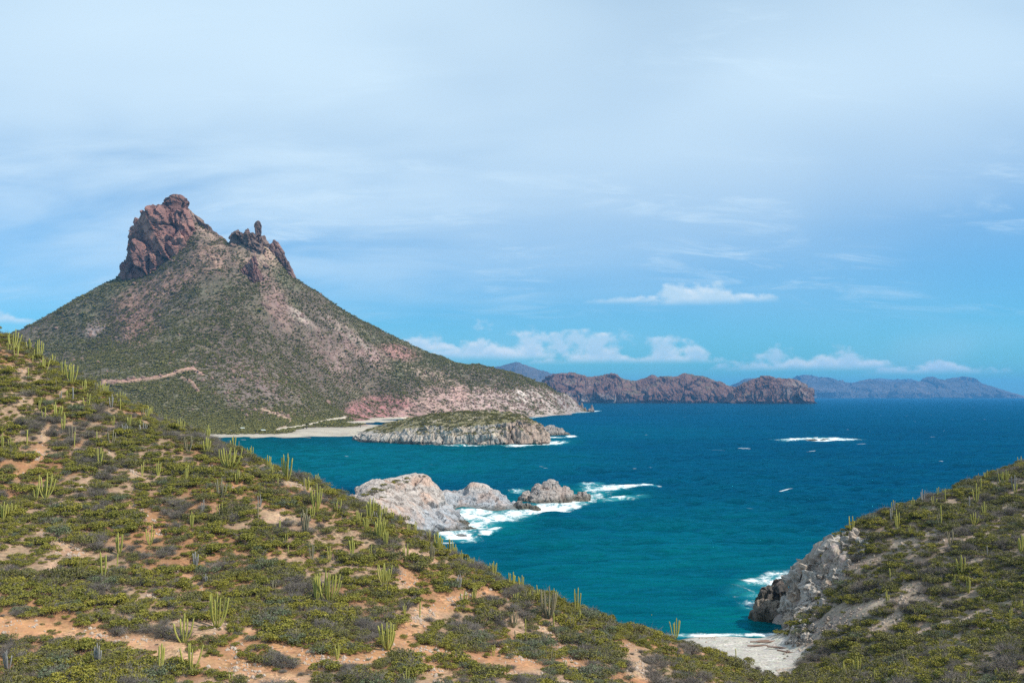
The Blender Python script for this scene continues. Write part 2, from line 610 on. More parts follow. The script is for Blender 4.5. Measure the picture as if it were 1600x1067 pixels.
TRAILS = [(ground_line([(-60, 972), (0, 978), (60, 984), (120, 993), (200, 1006), (270, 1018), (330, 1038), (400, 1056), (470, 1066)]), 1.5),
          (ground_line([(430, 1010), (500, 1035), (560, 1035), (610, 1015), (638, 985), (660, 962), (700, 944), (745, 930), (765, 925)]), 1.1),
          (ground_line([(640, 1008), (665, 1040), (690, 1066)]), 0.9),
          (ground_line([(845, 985), (870, 1010), (895, 1045)]), 1.2),
          (ground_line([(975, 1010), (990, 1035), (1000, 1060)]), 1.6),
          (ground_line([(1095, 1020), (1130, 1040), (1170, 1060)]), 1.3),
          (ground_line([(20, 605), (38, 640)]), 0.6),
          (ground_line([(75, 670), (60, 715), (25, 745)]), 0.7),
          (ground_line([(150, 690), (180, 720), (215, 745)]), 0.55),
          (ground_line([(60, 830), (90, 850), (120, 870)]), 1.1),
          (ground_line([(205, 790), (235, 815), (245, 835)]), 0.9),
          (ground_line([(270, 890), (300, 905), (315, 930)]), 1.0),
          (ground_line([(360, 1020), (390, 985), (375, 1000)]), 0.8),
          (ground_line([(1262, 1000), (1300, 982), (1340, 958), (1385, 940), (1440, 938)]), 1.5),
          (ground_line([(1400, 850), (1440, 840), (1500, 845), (1545, 835)]), 0.8),
          (ground_line([(1475, 895), (1515, 880), (1580, 860)]), 0.8),
          (ground_line([(1390, 1010), (1420, 995), (1470, 975), (1540, 960)]), 0.8),
          (ground_line([(1330, 905), (1350, 880), (1368, 868)]), 1.2)]


def bare(x, y):
    """0 scrub .. 1 bare ground on the near hills"""
    p = np.stack([x, y, np.zeros_like(x)], -1)
    wob = 0.7 * fbm(p / 2.5, 2, 0.5, 31)
    b = np.zeros(np.shape(x))
    for q, (ln, wd) in enumerate(TRAILS):
        if len(ln) > 1:
            gap = 0 if q < 3 else 1.3 * np.maximum(0, fbm(p / 4.0, 2, 0.5, 33))
            b = np.maximum(b, 1 - sstep(line_dist(x, y, ln) + wob + gap, wd * 0.75, wd * 1.5))
    n = fbm(p / 7.0, 3, 0.55, 41)
    thr = 0.33 + 0.10 * sstep(y - 0.45 * x, 120, 190) + 0.08 * sstep(x, 20, 60)
    b = np.maximum(b, sstep(n, thr, thr + 0.12))
    return b


def near_colours(x, y, z):
    p = np.stack([x, y, z], -1)
    n = fbm(p / 9.0, 4, 0.55, 51)
    n2 = fbm(p / 1.3, 2, 0.5, 57)
    o, tn = np.array((0.37, 0.185, 0.090)), np.array((0.385, 0.255, 0.165))
    k = sstep(n, -0.25, 0.3)[:, None]
    c = o * (1 - k) + tn * k
    lane = np.zeros(len(x))
    for ln, wd in TRAILS[:3]:
        lane = np.maximum(lane, 1 - sstep(line_dist(x, y, ln), wd, wd * 2))
    c = c * (1 - 0.5 * lane[:, None]) + np.array((0.43, 0.235, 0.12)) * 0.5 * lane[:, None]
    right = sstep(x, 35, 55)[:, None]
    c = c * (1 - right) + (np.array((0.33, 0.235, 0.165)) * (1 - k) + np.array((0.36, 0.28, 0.21)) * k) * right
    c *= (1 + 0.25 * n2)[:, None]
    # litter of dry leaves and roots under the scrub
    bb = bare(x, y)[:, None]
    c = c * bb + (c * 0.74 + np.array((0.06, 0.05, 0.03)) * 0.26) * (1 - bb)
    # pale shingle of the cove
    s = ((1 - sstep(z + 0.5 * n, 2.6, 4.2)) * sstep(x, 5, 20) * sstep(y, 138, 152))[:, None]
    sand = np.array((0.43, 0.395, 0.345)) * (1 + 0.12 * n2)[:, None]
    c = c * (1 - s) + sand * s
    wet = (1 - sstep(z, 0.05, 0.5))[:, None]
    c = c * (1 - 0.55 * wet)
    return np.clip(c, 0.01, 0.8)


HV = np.stack([GXX, GYY, HZ], -1)
HN = normals_grid(HV)
# push steep ground out into blocks and ledges
gu, gv = proj(HV)
CLM = ell(gu, gv, 1270, 905, 78, 36, 0.25, -50) * (GXX > 25) * (HZ > -1)
steep = np.maximum(1 - sstep(HN[..., 2], 0.62, 0.80), CLM)
m = (steep > 0.01) & (HZ > -3)
disp = np.zeros_like(HZ)
pp = HV[m]
wp = 0.5 * fbm(pp / 4.0, 3, 0.5, 63)[..., None]
f1, c1_ = facet(pp / 3.6 + wp, 3)
f2, c2_ = facet(pp / 1.5 + wp, 7)
disp[m] = 0.8 * fbm(pp / 4.0, 4, 0.55, 61, ridge=True) + 1.5 * f1 + 0.5 * f2 - 0.5 * (1 - sstep(c1_, 0, 0.12)) - 0.3
HV = HV + HN * (disp * steep)[..., None]
hv = HV.reshape(-1, 3)
hc = near_colours(hv[:, 0], hv[:, 1], hv[:, 2])
st = (steep.ravel() * sstep(hv[:, 0], 25, 40))[:, None]
hc = hc * (1 - st) + np.array((0.34, 0.28, 0.24)) * st
hf = grid_faces(len(gy), len(gx))
fz = hv[hf, 2].max(1)
fc = hv[hf].mean(1)
stf = steep.ravel()[hf].mean(1)
fu, fv = proj(fc)
keep = (fz > -2.5) & (np.abs(fc[:, 0]) < 0.62 * fc[:, 1] + 30)
is_beach = (fc[:, 2] < 3.0) & (fc[:, 0] > 18) & (fc[:, 1] > 146) & (fc[:, 1] < 215) & (fc[:, 0] < 56)
valley = 27 + (fc[:, 1] - 100) * 0.24 - 3
is_right = (fc[:, 0] > valley) & ~is_beach
for nm, msk, lab in (('hillside', ~is_right & ~is_beach, 'scrub covered hillside falling from the upper left towards the sea'),
                     ('hillside', is_right, 'shaded scrub covered hillside rising at the right edge above the cove'),
                     ('beach', is_beach, 'pale shingle beach of the small cove between the two near hillsides')):
    a, b, c = compact(hv, hf, {'Col': hc}, msk & keep)
    obj(nm, make_mesh(nm, a, b, M['soil'], c), label=lab, kind='structure')

# ------------------------------------------------------------------ mountain behind the bay
mp = []
for u, v, Y in ((-250, 640, 1950), (-100, 573, 1980), (20, 524, 2000), (100, 482, 2020), (190, 434, 2045), (240, 418, 2050), (290, 350, 2080), (300, 347, 2075), (322, 361, 2070),
                (345, 374, 2070), (357, 382, 2070), (380, 374, 2070), (415, 386, 2075), (428, 398, 2075), (440, 420, 2090), (462, 436, 2105), (500, 463, 2160), (560, 501, 2260),
                (600, 528, 2330), (650, 553, 2400), (700, 571, 2470), (760, 588, 2560), (800, 594, 2620), (850, 600, 2700), (880, 614, 2770), (895, 626, 2790),
                # face
                (235, 430, 2010), (275, 402, 2010), (310, 375, 2035), (400, 440, 2000), (330, 420, 1975), (300, 440, 1950), (210, 470, 1960), (100, 520, 1930), (420, 480, 1930), (450, 530, 1900),
                (275, 520, 1780), (400, 545, 1770), (150, 560, 1780), (275, 590, 1580), (200, 597, 1560), (330, 600, 1560), (430, 610, 1600), (500, 570, 1900), (540, 600, 1930), (600, 580, 2080),
                (650, 600, 2080), (700, 600, 2180), (760, 608, 2200), (820, 615, 2330), (860, 622, 2480), (585, 622, 1990), (620, 625, 1990), (720, 625, 2080), (790, 628, 2130), (850, 632, 2330),
                (330, 640, 1450), (400, 650, 1430), (470, 640, 1560), (500, 652, 1560), (540, 645, 1800), (250, 655, 1380)):
    mp.append(P(u, v, Y))
for u, Y, z in ((-300, 1300, 14), (0, 1300, 14), (200, 1290, 6), (330, 1290, 4.0), (400, 1280, 3.6), (450, 1290, 3.5), (520, 1300, 3.2), (540, 1500, 3.5), (560, 1650, 3.5),
                (-300, 1090, 0.6), (0, 1085, 0.6), (200, 1078, 0.3), (330, 1076, 0), (400, 1078, 0), (460, 1080, 0), (520, 1086, 0), (560, 1120, 1.5), (600, 1150, 0), (570, 1300, 2.5), (610, 1400, 1.5), (620, 1750, 1.5), (650, 1500, -1),
                (330, 1110, 1.8), (400, 1110, 1.8), (460, 1120, 1.8), (520, 1140, 1.6), (540, 1250, 2.2),
                (640, 1935, 0), (700, 1965, 0), (740, 1995, 0), (790, 2020, 0), (830, 2070, 0), (860, 2258, 0), (885, 2480, 0), (900, 2700, 0), (908, 2800, 0), (905, 2900, 0),
                (330, 1030, -4), (460, 1030, -4), (100, 1030, -4), (-200, 1030, -4), (660, 1300, -6), (690, 1700, -8), (700, 1850, -10), (800, 1950, -10), (870, 2100, -12), (910, 2400, -12), (940, 2750, -12), (930, 2950, -10),
                (-100, 2500, 20), (200, 2450, 120), (300, 2450, 130), (400, 2450, 120), (560, 2550, 110), (700, 2750, 60), (800, 2850, 30), (860, 2950, 5),
                (200, 2900, 0), (400, 2950, 0), (600, 2980, 0), (0, 2800, -5), (-300, 2300, 0)):
    mp.append(((u - 800) / F * Y, Y, z))
for x_, y_, z_ in mp[2:25]:          # the far side falls away right behind the crest
    mp.append((x_ * (y_ + 75) / y_, y_ + 75, z_ - 34))
mtn_rbf = RBF(mp, 500.0, 1e-5)
MS = 3.0
mx = np.arange(-1330, 330, MS)
my = np.arange(1040, 2960, MS)
MXX, MYY = np.meshgrid(mx, my)
MZ = mtn_rbf(MXX, MYY)
# only the visible side and a margin behind the crest is built
mq = np.stack([MXX, MYY, np.zeros_like(MXX)], -1)
amp = sstep(MZ, 8, 60) * (1 - 0.72 * sstep(MZ, 230, 300))
rill = fbm(np.stack([MXX / 70 + MZ / 160, MYY / 160, MZ / 160], -1), 4, 0.55, 71, ridge=True)
MZ = MZ + amp * (9.0 * fbm(mq / 170, 4, 0.5, 73) + 6.0 * rill + 2.2 * fbm(mq / 22, 3, 0.6, 75)) + (1 - amp) * 0.4 * fbm(mq / 30, 2, 0.5, 77)
MV = np.stack([MXX, MYY, MZ], -1)
MN = normals_grid(MV)
mu, mv_ = proj(MV)


# kinds of bare rock and soil showing on the mountain: place, size, tilt, colour
PATCH = [((592, 640, 54, 22, 0.3, -6), (0.30, 0.135, 0.125)), ((640, 648, 30, 10, 0.5, 0), (0.33, 0.20, 0.17)), ((700, 632, 55, 24, 0.5, 12), (0.36, 0.235, 0.195)), ((770, 630, 60, 22, 0.5, 10), (0.38, 0.27, 0.23)),
         ((845, 630, 50, 22, 0.5, 12), (0.36, 0.28, 0.24)), ((890, 632, 22, 18, 0.4, 20), (0.26, 0.21, 0.19)), ((812, 620, 10, 8, 0.4, 40), (0.5, 0.41, 0.36)), ((716, 615, 14, 14, 0.5, 30), (0.42, 0.26, 0.22)),
         ((622, 551, 32, 11, 0.5, 12), (0.28, 0.15, 0.125)), ((565, 545, 45, 12, 0.6, 35), (0.27, 0.17, 0.145)), ((470, 497, 30, 7, 0.5, 38), (0.27, 0.205, 0.165)), ((455, 488, 20, 6, 0.5, 38), (0.31, 0.245, 0.20)),
         ((430, 470, 16, 50, 0.6, -25), (0.22, 0.14, 0.115)), ((520, 560, 20, 50, 0.7, -40), (0.215, 0.145, 0.118)), ((212, 500, 30, 34, 0.6, 20), (0.27, 0.145, 0.11)), ((250, 450, 60, 18, 0.7, -22), (0.27, 0.16, 0.12)),
         ((330, 400, 26, 24, 0.6, 30), (0.29, 0.18, 0.135)), ((320, 362, 34, 12, 0.6, 38), (0.32, 0.22, 0.165)), ((150, 514, 18, 10, 0.6, -20), (0.30, 0.22, 0.19)), ((395, 400, 26, 30, 0.6, 30), (0.29, 0.20, 0.15)), ((415, 390, 14, 30, 0.6, -30), (0.31, 0.21, 0.155)),
         ((540, 520, 50, 8, 0.6, 35), (0.26, 0.195, 0.155)), ((680, 590, 40, 10, 0.7, 20), (0.26, 0.19, 0.14)), ((390, 600, 80, 30, 0.8, 20), (0.17, 0.125, 0.105))]
ROADS = [([(160, 600), (200, 597), (250, 590), (280, 582), (300, 578), (318, 586)], 2.2, (0.36, 0.215, 0.16)), ([(283, 590), (300, 600), (310, 612)], 1.6, (0.36, 0.215, 0.16)),
         ([(410, 640), (440, 650), (455, 655), (448, 666), (430, 672)], 2.6, (0.36, 0.25, 0.17)), ([(430, 672), (480, 664), (510, 657), (540, 652)], 2.2, (0.50, 0.42, 0.32))]


def px_line(u, v, pts):
    return line_dist(u, v * 1.0, np.array(pts, float))


def mtn_colours(u, v, z, p):
    n = fbm(p / 120, 4, 0.55, 81)
    n2 = fbm(p / 16, 3, 0.6, 83)
    k = sstep(n, -0.3, 0.35)[..., None]
    c = np.array((0.128, 0.094, 0.070)) * (1 - k) + np.array((0.140, 0.122, 0.072)) * k
    veg = np.ones(u.shape)
    for e, colr in PATCH:
        f = np.clip(ell(u, v, *e[:4], soft=e[4], ang=e[5]) * (0.9 + 0.9 * n2 + 0.5 * n), 0, 1)
        c = c * (1 - f[..., None]) + np.array(colr) * f[..., None]
        veg = veg * (1 - (0.88 if e[1] > 605 and e[0] > 500 else 0.58) * f)
    for pts, wd, colr in ROADS:
        f = 1 - sstep(px_line(u, v, pts) + 0.6 * n2, wd * 0.6, wd * 1.2)
        c = c * (1 - f[..., None]) + np.array(colr) * f[..., None]
        veg = veg * (1 - f)
    lim = np.interp(u, [430, 480], [1.5, 2.9])
    s = (1 - sstep(z + 0.8 * n2, lim, lim + 1.2)) * (u > 180) * (u < 640)
    sand = np.array((0.40, 0.345, 0.275)) * (1 - 0.5 * (1 - sstep(z, 0.05, 0.35)))[..., None]
    c = c * (1 - s[..., None]) + sand * s[..., None]
    veg = veg * (1 - s)
    c = c * (1 + 0.3 * n2)[..., None]
    return np.clip(c, 0.01, 0.8), np.clip(veg, 0, 1)


mcol, mveg = mtn_colours(mu, mv_, MZ, MV)
MV2 = MV.copy()
rocky = (1 - mveg) * amp
msel = rocky > 0.05
mpz = MV[msel]
MV2[msel] += MN[msel] * (rocky[msel] * (5.0 * fbm(mpz / np.array((26, 26, 40)), 4, 0.6, 85, ridge=True) + 2.0))[:, None]
mf = grid_faces(len(my), len(mx))
mvf = MV2.reshape(-1, 3)
mfc = mvf[mf].mean(1)
crest_y = np.interp(800 + F * mfc[:, 0] / mfc[:, 1], [-300, 190, 460, 560, 700, 900], [2120, 2160, 2220, 2390, 2600, 2960])
mkeep = (mvf[mf, 2].max(1) > -3) & (mfc[:, 1] < crest_y) & (mfc[:, 0] > -0.60 * mfc[:, 1] - 40)
mbeach = (mfc[:, 2] < 4.2) & (mfc[:, 1] < 1900) & (mfc[:, 0] < -200)
a, b, c = compact(mvf, mf, {'Col': mcol.reshape(-1, 3)}, mkeep & ~mbeach)
mountain = obj('mountain', make_mesh('mountain', a, b, M['far_soil'], c), label='conical desert mountain with a twin crag summit behind the bay', kind='structure')
a, b, c = compact(mvf, mf, {'Col': mcol.reshape(-1, 3)}, mkeep & mbeach)
obj('beach', make_mesh('beach', a, b, M['soil'], c), label='pale sand beach at the foot of the mountain across the bay', kind='structure')


# ------------------------------------------------------------------ lofted crags on the summit
def crag(name, Y, rows, depth, colr, seed, parent, amp=6.0, wl=28.0, nth=150, nz=110, mat='crag', lean=0.0, dmin=0.0, bias=0.0):
    """rows: (v, left u, right u) from the top down; a rounded body whose outline follows them"""
    rows = np.array(rows, float)
    vv = np.linspace(rows[0, 0], rows[-1, 0], nz)
    ul = np.interp(vv, rows[:, 0], rows[:, 1])
    ur = np.interp(vv, rows[:, 0], rows[:, 2])
    th = np.linspace(0, 2 * np.pi, nth, endpoint=False)
    cx, cz = [], []
    V = np.zeros((nz, nth, 3))
    for i in range(nz):
        x0, _, z = P(ul[i], vv[i], Y)
        x1 = P(ur[i], vv[i], Y)[0]
        a_ = (x1 - x0) / 2
        b_ = max(a_ * depth, dmin)
        ct, s_ = np.cos(th), np.sin(th)
        e = 0.85
        V[i, :, 0] = (x0 + x1) / 2 + a_ * np.sign(ct) * np.abs(ct) ** e
        V[i, :, 1] = Y + bias * (z - P(0, rows[0, 0], Y)[2]) + b_ * np.sign(s_) * np.abs(s_) ** e
        V[i, :, 2] = z
    VP = np.concatenate([V[:, -1:], V, V[:, :1]], 1)
    n = -normals_grid(VP)[:, 1:-1]
    q = V / np.array((wl, wl, wl * 1.5))
    sh = V @ np.array(((0.8, 0.0, -0.45), (0, 1, 0), (0.5, 0, 0.8)))
    wp = fbm(q * 1.3, 3, 0.5, seed + 8)[..., None] * 0.5
    f1, c1_ = facet(sh / np.array((wl * 0.75, wl * 0.9, wl * 2.3)) + 0.45 * wp, seed, 1.25)
    f2, c2_ = facet(sh / np.array((wl * 0.30, wl * 0.34, wl * 0.62)) + wp * 0.6, seed + 5, 1.2)
    d = amp * (0.45 * fbm(q, 5, 0.64, seed, ridge=True) + 1.7 * f1 + 0.7 * f2 - 0.8 * (1 - sstep(c1_, 0, 0.12)) - 0.55)
    lim = np.minimum(1.0, ((V[:, :, 0].max(1) - V[:, :, 0].min(1)) / (amp * 12)))[:, None]
    V = V + n * (d * lim)[..., None]
    top = V[0].mean(0) + np.array((0, 0, 0.3))
    vs = np.concatenate([V.reshape(-1, 3), np.tile(top, (nth, 1))])
    fs = grid_faces(nz, nth, True)[:, ::-1]
    cap = np.stack([np.arange(nth), (np.arange(nth) + 1) % nth, np.full(nth, nz * nth) + (np.arange(nth) + 1) % nth, np.full(nth, nz * nth) + np.arange(nth)], -1)
    fs = np.concatenate([fs, cap])
    c = np.tile(np.array(colr), (len(vs), 1))
    nn = fbm(vs / (wl * 1.6), 4, 0.55, seed + 3)
    c = c * (1 + 0.7 * nn)[:, None] + np.array((0.07, 0.03, 0.015)) * sstep(nn, 0.1, 0.5)[:, None]
    return obj(name, make_mesh(name, vs, fs, M[mat], {'Col': np.clip(c, 0.02, 0.7)}, smooth=False), parent)


CR = (0.250, 0.125, 0.105)
crag('crag', 2055, [(304, 270, 283), (306, 265, 287), (310, 261, 293), (318, 257, 296), (323, 256, 295), (326, 243, 296), (330, 238, 298), (332, 226, 299), (336, 221, 301), (345, 215, 304), (355, 210, 306), (368, 204, 307), (385, 198, 303), (405, 192, 291), (425, 186, 277), (445, 181, 266)],
     0.75, CR, 101, mountain, 7.5, 40, bias=0.0)
crag('crag', 2078, [(326, 289, 295), (340, 288, 307), (355, 286, 321), (370, 284, 345), (385, 282, 362), (400, 282, 370)], 0.5, (0.24, 0.16, 0.125), 111, mountain, 4, 22, nth=110, nz=60)
crag('crag', 2065, [(361, 366.5, 370), (364, 363, 373), (365.5, 362.5, 400), (367, 362, 409), (376, 360, 414), (386, 359, 419), (396, 362, 424), (410, 366, 428)], 0.65, (0.21, 0.135, 0.11), 121, mountain, 4, 16, nth=120, nz=70)
crag('pinnacle', 2065, [(345, 401.5, 405), (347.5, 399.5, 407), (352, 398.3, 408.3), (358, 398, 408.8), (363, 398.6, 408.6), (368, 398, 409)], 0.9, (0.18, 0.115, 0.10), 131, mountain, 1.6, 12, nth=70, nz=40)
crag('pinnacle', 2062, [(358.5, 383.5, 385.5), (361, 382.5, 387), (366, 381, 389)], 0.9, (0.19, 0.125, 0.105), 135, mountain, 1.2, 9, nth=50, nz=20)
crag('pinnacle', 2066, [(357, 386, 388), (364, 384, 391)], 0.9, (0.2, 0.13, 0.11), 136, mountain, 1.0, 9, nth=40, nz=14)
crag('crag', 2075, [(375, 426.5, 430), (378, 425, 433), (384, 422.5, 437), (392, 423, 442), (402, 428, 447), (412, 436, 453), (420, 441, 457.5), (428, 446, 460), (436, 450, 462)], 0.8, (0.20, 0.12, 0.105), 141, mountain, 3.2, 16, nth=110, nz=90)
crag('crag', 2005, [(400, 396, 400), (410, 388, 402), (420, 378, 404), (429, 366, 408), (440, 366, 411), (450, 372, 414)], 0.5, (0.20, 0.105, 0.092), 151, mountain, 3.5, 16, nth=110, nz=70)


# ------------------------------------------------------------------ strip builder: islands, mesas and far ranges
def strip(name, cols, Yref, nu, nv, colf, seed, amp, wl, mat, label, cat=None, kind=None, zstretch=1.5, parent=None):
    """cols: list of (u, [(Y, z), ...] from front to back); a body with that section at every column"""
    us = np.array([c[0] for c in cols], float)
    k = 0
    sec = []
    for u, s in cols:
        s = np.array(s, float)
        L = np.r_[0, np.cumsum(np.hypot(np.diff(s[:, 0]), np.diff(s[:, 1]) * 2.0))]
        t = np.linspace(0, L[-1], nv)
        sec.append(np.c_[np.interp(t, L, s[:, 0]), np.interp(t, L, s[:, 1])])
    sec = np.array(sec)
    uu = np.linspace(us[0], us[-1], nu)
    V = np.zeros((nv, nu, 3))
    for j in range(nv):
        V[j, :, 1] = np.interp(uu, us, sec[:, j, 0])
        V[j, :, 2] = np.interp(uu, us, sec[:, j, 1])
        V[j, :, 0] = (uu - 800) / F * Yref
    n = normals_grid(V)
    sl = 1 - sstep(np.abs(n[..., 2]), 0.55, 0.92)
    q = V / np.array((wl, wl, wl * zstretch))
    wp = 0.5 * fbm(q, 3, 0.5, seed + 2)[..., None]
    f1, c1_ = facet(q * 1.2 + wp, seed)
    f2, c2_ = facet(q * 3.1 + wp, seed + 4)
    d = 0.9 * fbm(q, 5, 0.6, seed, ridge=True) + 1.1 * f1 + 0.45 * f2 - 0.4 * (1 - sstep(c1_, 0, 0.12))
    hl = np.clip(V[..., 2].max(0) / (amp * 2.2), 0.05, 1)[None]
    V = V + n * (amp * d * hl * (0.25 + 0.75 * sl))[..., None]
    n = normals_grid(V)
    pu, pv = proj(V)
    c, veg = colf(V, n, pu, pv)
    me = make_mesh(name, V.reshape(-1, 3), grid_faces(nv, nu), M[mat], {'Col': np.clip(c, 0.01, 0.8).reshape(-1, 3)}, smooth=False)
    return obj(name, me, parent, label=label, cat=cat, kind=kind), V, n, veg


def lerp_cols(n, tab):
    """tab: rows of u and values, resampled to n columns"""
    tab = np.array(tab, float)
    u = np.linspace(tab[0, 0], tab[-1, 0], n)
    return u, [np.interp(u, tab[:, 0], tab[:, i]) for i in range(1, tab.shape[1])]


# the green topped island in the bay: u, waterline v, cliff edge v, crest v
isl_t = [(533, 686, 685, 684), (545, 688, 682, 678), (570, 690, 680, 669.5), (600, 691.5, 677, 660.5), (640, 693, 669, 651.5), (680, 694, 664, 645.5), (720, 695, 666, 643.5), (760, 695.5, 664, 643), (790, 695.5, 660, 643.5),
         (815, 695, 658, 648), (830, 694.5, 661, 655), (842, 693.5, 668, 664), (850, 693, 679, 675), (857, 692, 690, 690)]
uu, (wl_, ce, cv) = lerp_cols(60, isl_t)
cols = []
for i, u in enumerate(uu):
    yf = seaY(wl_[i])
    e = min(1.0, 0.2 + 3.0 * min(i, 59 - i) / 59)
    yc = yf + 14 * e
    yt = yf + 62 * e
    zc, zt = P(u, ce[i], yc)[2], P(u, cv[i], yt)[2]
    cols.append((u, [(yf - 3, -3), (yf, 0), (yf + 4 * e, zc * 0.45), (yc, zc), (yt, zt), (yt + 45 * e, zt * 0.8), (yt + 62 * e, 0), (yt + 66 * e, -3)]))


def isl_col(V, n, u, v):
    nn = fbm(V / 14, 4, 0.6, 201)
    n3 = fbm(V / 5, 3, 0.6, 203)
    rock = np.array((0.44, 0.385, 0.335)) * (1 - sstep(nn, -0.2, 0.4))[..., None] + np.array((0.49, 0.40, 0.315)) * sstep(nn, -0.2, 0.4)[..., None]
    warm = sstep(u, 770, 800)[..., None]
    rock = rock * (1 - warm) + np.array((0.39, 0.285, 0.225)) * warm
    top = sstep(n[..., 2], 0.66, 0.85) * sstep(V[..., 2] + 3 * nn, 7, 11)
    soil = np.array((0.23, 0.20, 0.10))
    c = rock * (1 - top[..., None]) + soil * top[..., None]
    c = c * (1 + 0.35 * n3)[..., None]
    wet = (1 - sstep(V[..., 2] + 0.8 * n3, 0.8, 2.6))[..., None]
    c = c * (1 - 0.6 * wet)
    return c, top * sstep(n3 + nn, -0.35, -0.05)


island, IV, IN, IVEG = strip('island', cols, 965, 420, 110, isl_col, 211, 3.0, 13, 'rock', 'low rocky island with grey cliffs and a green scrub top in the bay', kind='structure')


# the purple brown mesas across the water
def range_cols(tab, Y0, Y1, steepness, nn=90, drop=0.9):
    u, (cv_,) = lerp_cols(nn, tab)
    out = []
    for i, a in enumerate(u):
        zt = max(P(a, cv_[i], Y1)[2], 1.0)
        w_ = (Y1 - Y0)
        out.append((a, [(Y0 - 20, -12), (Y0, 0), (Y0 + w_ * 0.10, zt * steepness * 0.5), (Y0 + w_ * 0.45, zt * steepness), (Y0 + w_ * 0.8, zt * 0.93), (Y1, zt), (Y1 + w_ * 0.6, zt * 0.8), (Y1 + w_ * 1.6, -12)]))
    return out


def mesa_col(V, n, u, v):
    nn = fbm(V / 120, 4, 0.6, 221)
    n3 = fbm(V / 30, 3, 0.6, 223)
    c = np.array((0.185, 0.095, 0.072)) * (1 + 0.45 * nn + 0.3 * n3)[..., None]
    g = (sstep(n[..., 2], 0.62, 0.8) * sstep(nn, -0.1, 0.3))[..., None]
    c = c * (1 - 0.6 * g) + np.array((0.10, 0.10, 0.05)) * 0.6 * g
    pale = (ell(u, v, 900, 622, 60, 7, 0.5) + ell(u, v, 960, 625, 30, 4, 0.5) + 0.6 * ell(u, v, 1245, 610, 25, 14, 0.7)).clip(0, 1) * sstep(n3, -0.4, 0.2)
    c = c * (1 - pale[..., None]) + np.array((0.30, 0.25, 0.23)) * pale[..., None]
    wet = (1 - sstep(V[..., 2], 4, 10))[..., None]
    return c * (1 - 0.65 * wet), 0 * nn


YM = seaY(629.5)
strip('mesa', range_cols([(842, 612), (855, 592), (864, 584), (872, 581), (885, 582), (900, 584), (915, 588), (935, 588), (952, 584), (960, 584), (970, 590), (985, 594), (1000, 594), (1012, 590), (1020, 586), (1028, 588), (1045, 589), (1062, 588), (1072, 584), (1090, 586), (1110, 591), (1128, 597), (1145, 604), (1160, 608), (1172, 614), (1180, 626)], YM, YM + 170, 0.62),
      YM + 90, 520, 70, mesa_col, 231, 26, 105, 'mesa', 'long purple brown rocky mesa across the open water', kind='structure')
YM2 = seaY(630.3)
strip('mesa', range_cols([(1140, 628), (1150, 616), (1158, 604), (1165, 598), (1180, 592), (1195, 588), (1208, 588), (1220, 590), (1240, 592), (1252, 594), (1262, 599), (1268, 606), (1271, 618), (1273, 629)], YM2, YM2 + 130, 0.72),
      YM2 + 40, 300, 70, mesa_col, 241, 24, 90, 'mesa', 'blunt rocky mesa headland ending in a cliff above open water', kind='structure')


def far_col(V, n, u, v):
    nn = fbm(V / 700, 4, 0.6, 251)
    c = np.array((0.085, 0.075, 0.072)) * (1 + 0.5 * nn)[..., None]
    return c, 0 * nn


strip('mountain_range', range_cols([(1225, 616), (1240, 596), (1250, 585), (1262, 584), (1280, 587), (1300, 590), (1315, 594), (1322, 599), (1335, 600), (1355, 597), (1375, 594), (1390, 597), (1410, 596), (1428, 594), (1440, 596), (1452, 591), (1462, 588), (1470, 593), (1485, 596), (1500, 592), (1512, 589), (1525, 593), (1545, 600), (1560, 606), (1572, 611), (1584, 616.2)], 18700, 19600, 0.6),
      19400, 460, 60, far_col, 261, 170, 800, 'range', 'hazy blue mountain range on the horizon', kind='structure')
strip('mountain_range', range_cols([(1290, 617), (1340, 598), (1380, 594), (1420, 596), (1460, 604), (1500, 617)], 23500, 25000, 0.6), 25000, 160, 40, far_col, 265, 220, 800, 'range', 'faint blue ridge behind the hazy horizon range', kind='structure')
strip('mountain_range', range_cols([(745, 600), (775, 577), (795, 571), (810, 568.5), (822, 571), (840, 577), (860, 584), (880, 592), (905, 605), (1000, 617)], 13000, 14500, 0.6), 14500, 200, 40, far_col, 271, 110, 600, 'range', 'distant blue peak showing behind the end of the mountain', kind='structure')
strip('mountain_range', range_cols([(1118, 616), (1130, 608), (1150, 600), (1165, 594), (1180, 592), (1200, 600), (1230, 615)], 15500, 16500, 0.6), 16500, 120, 40, far_col, 275, 120, 600, 'range', 'small blue hill peeping out between the two mesas', kind='structure')


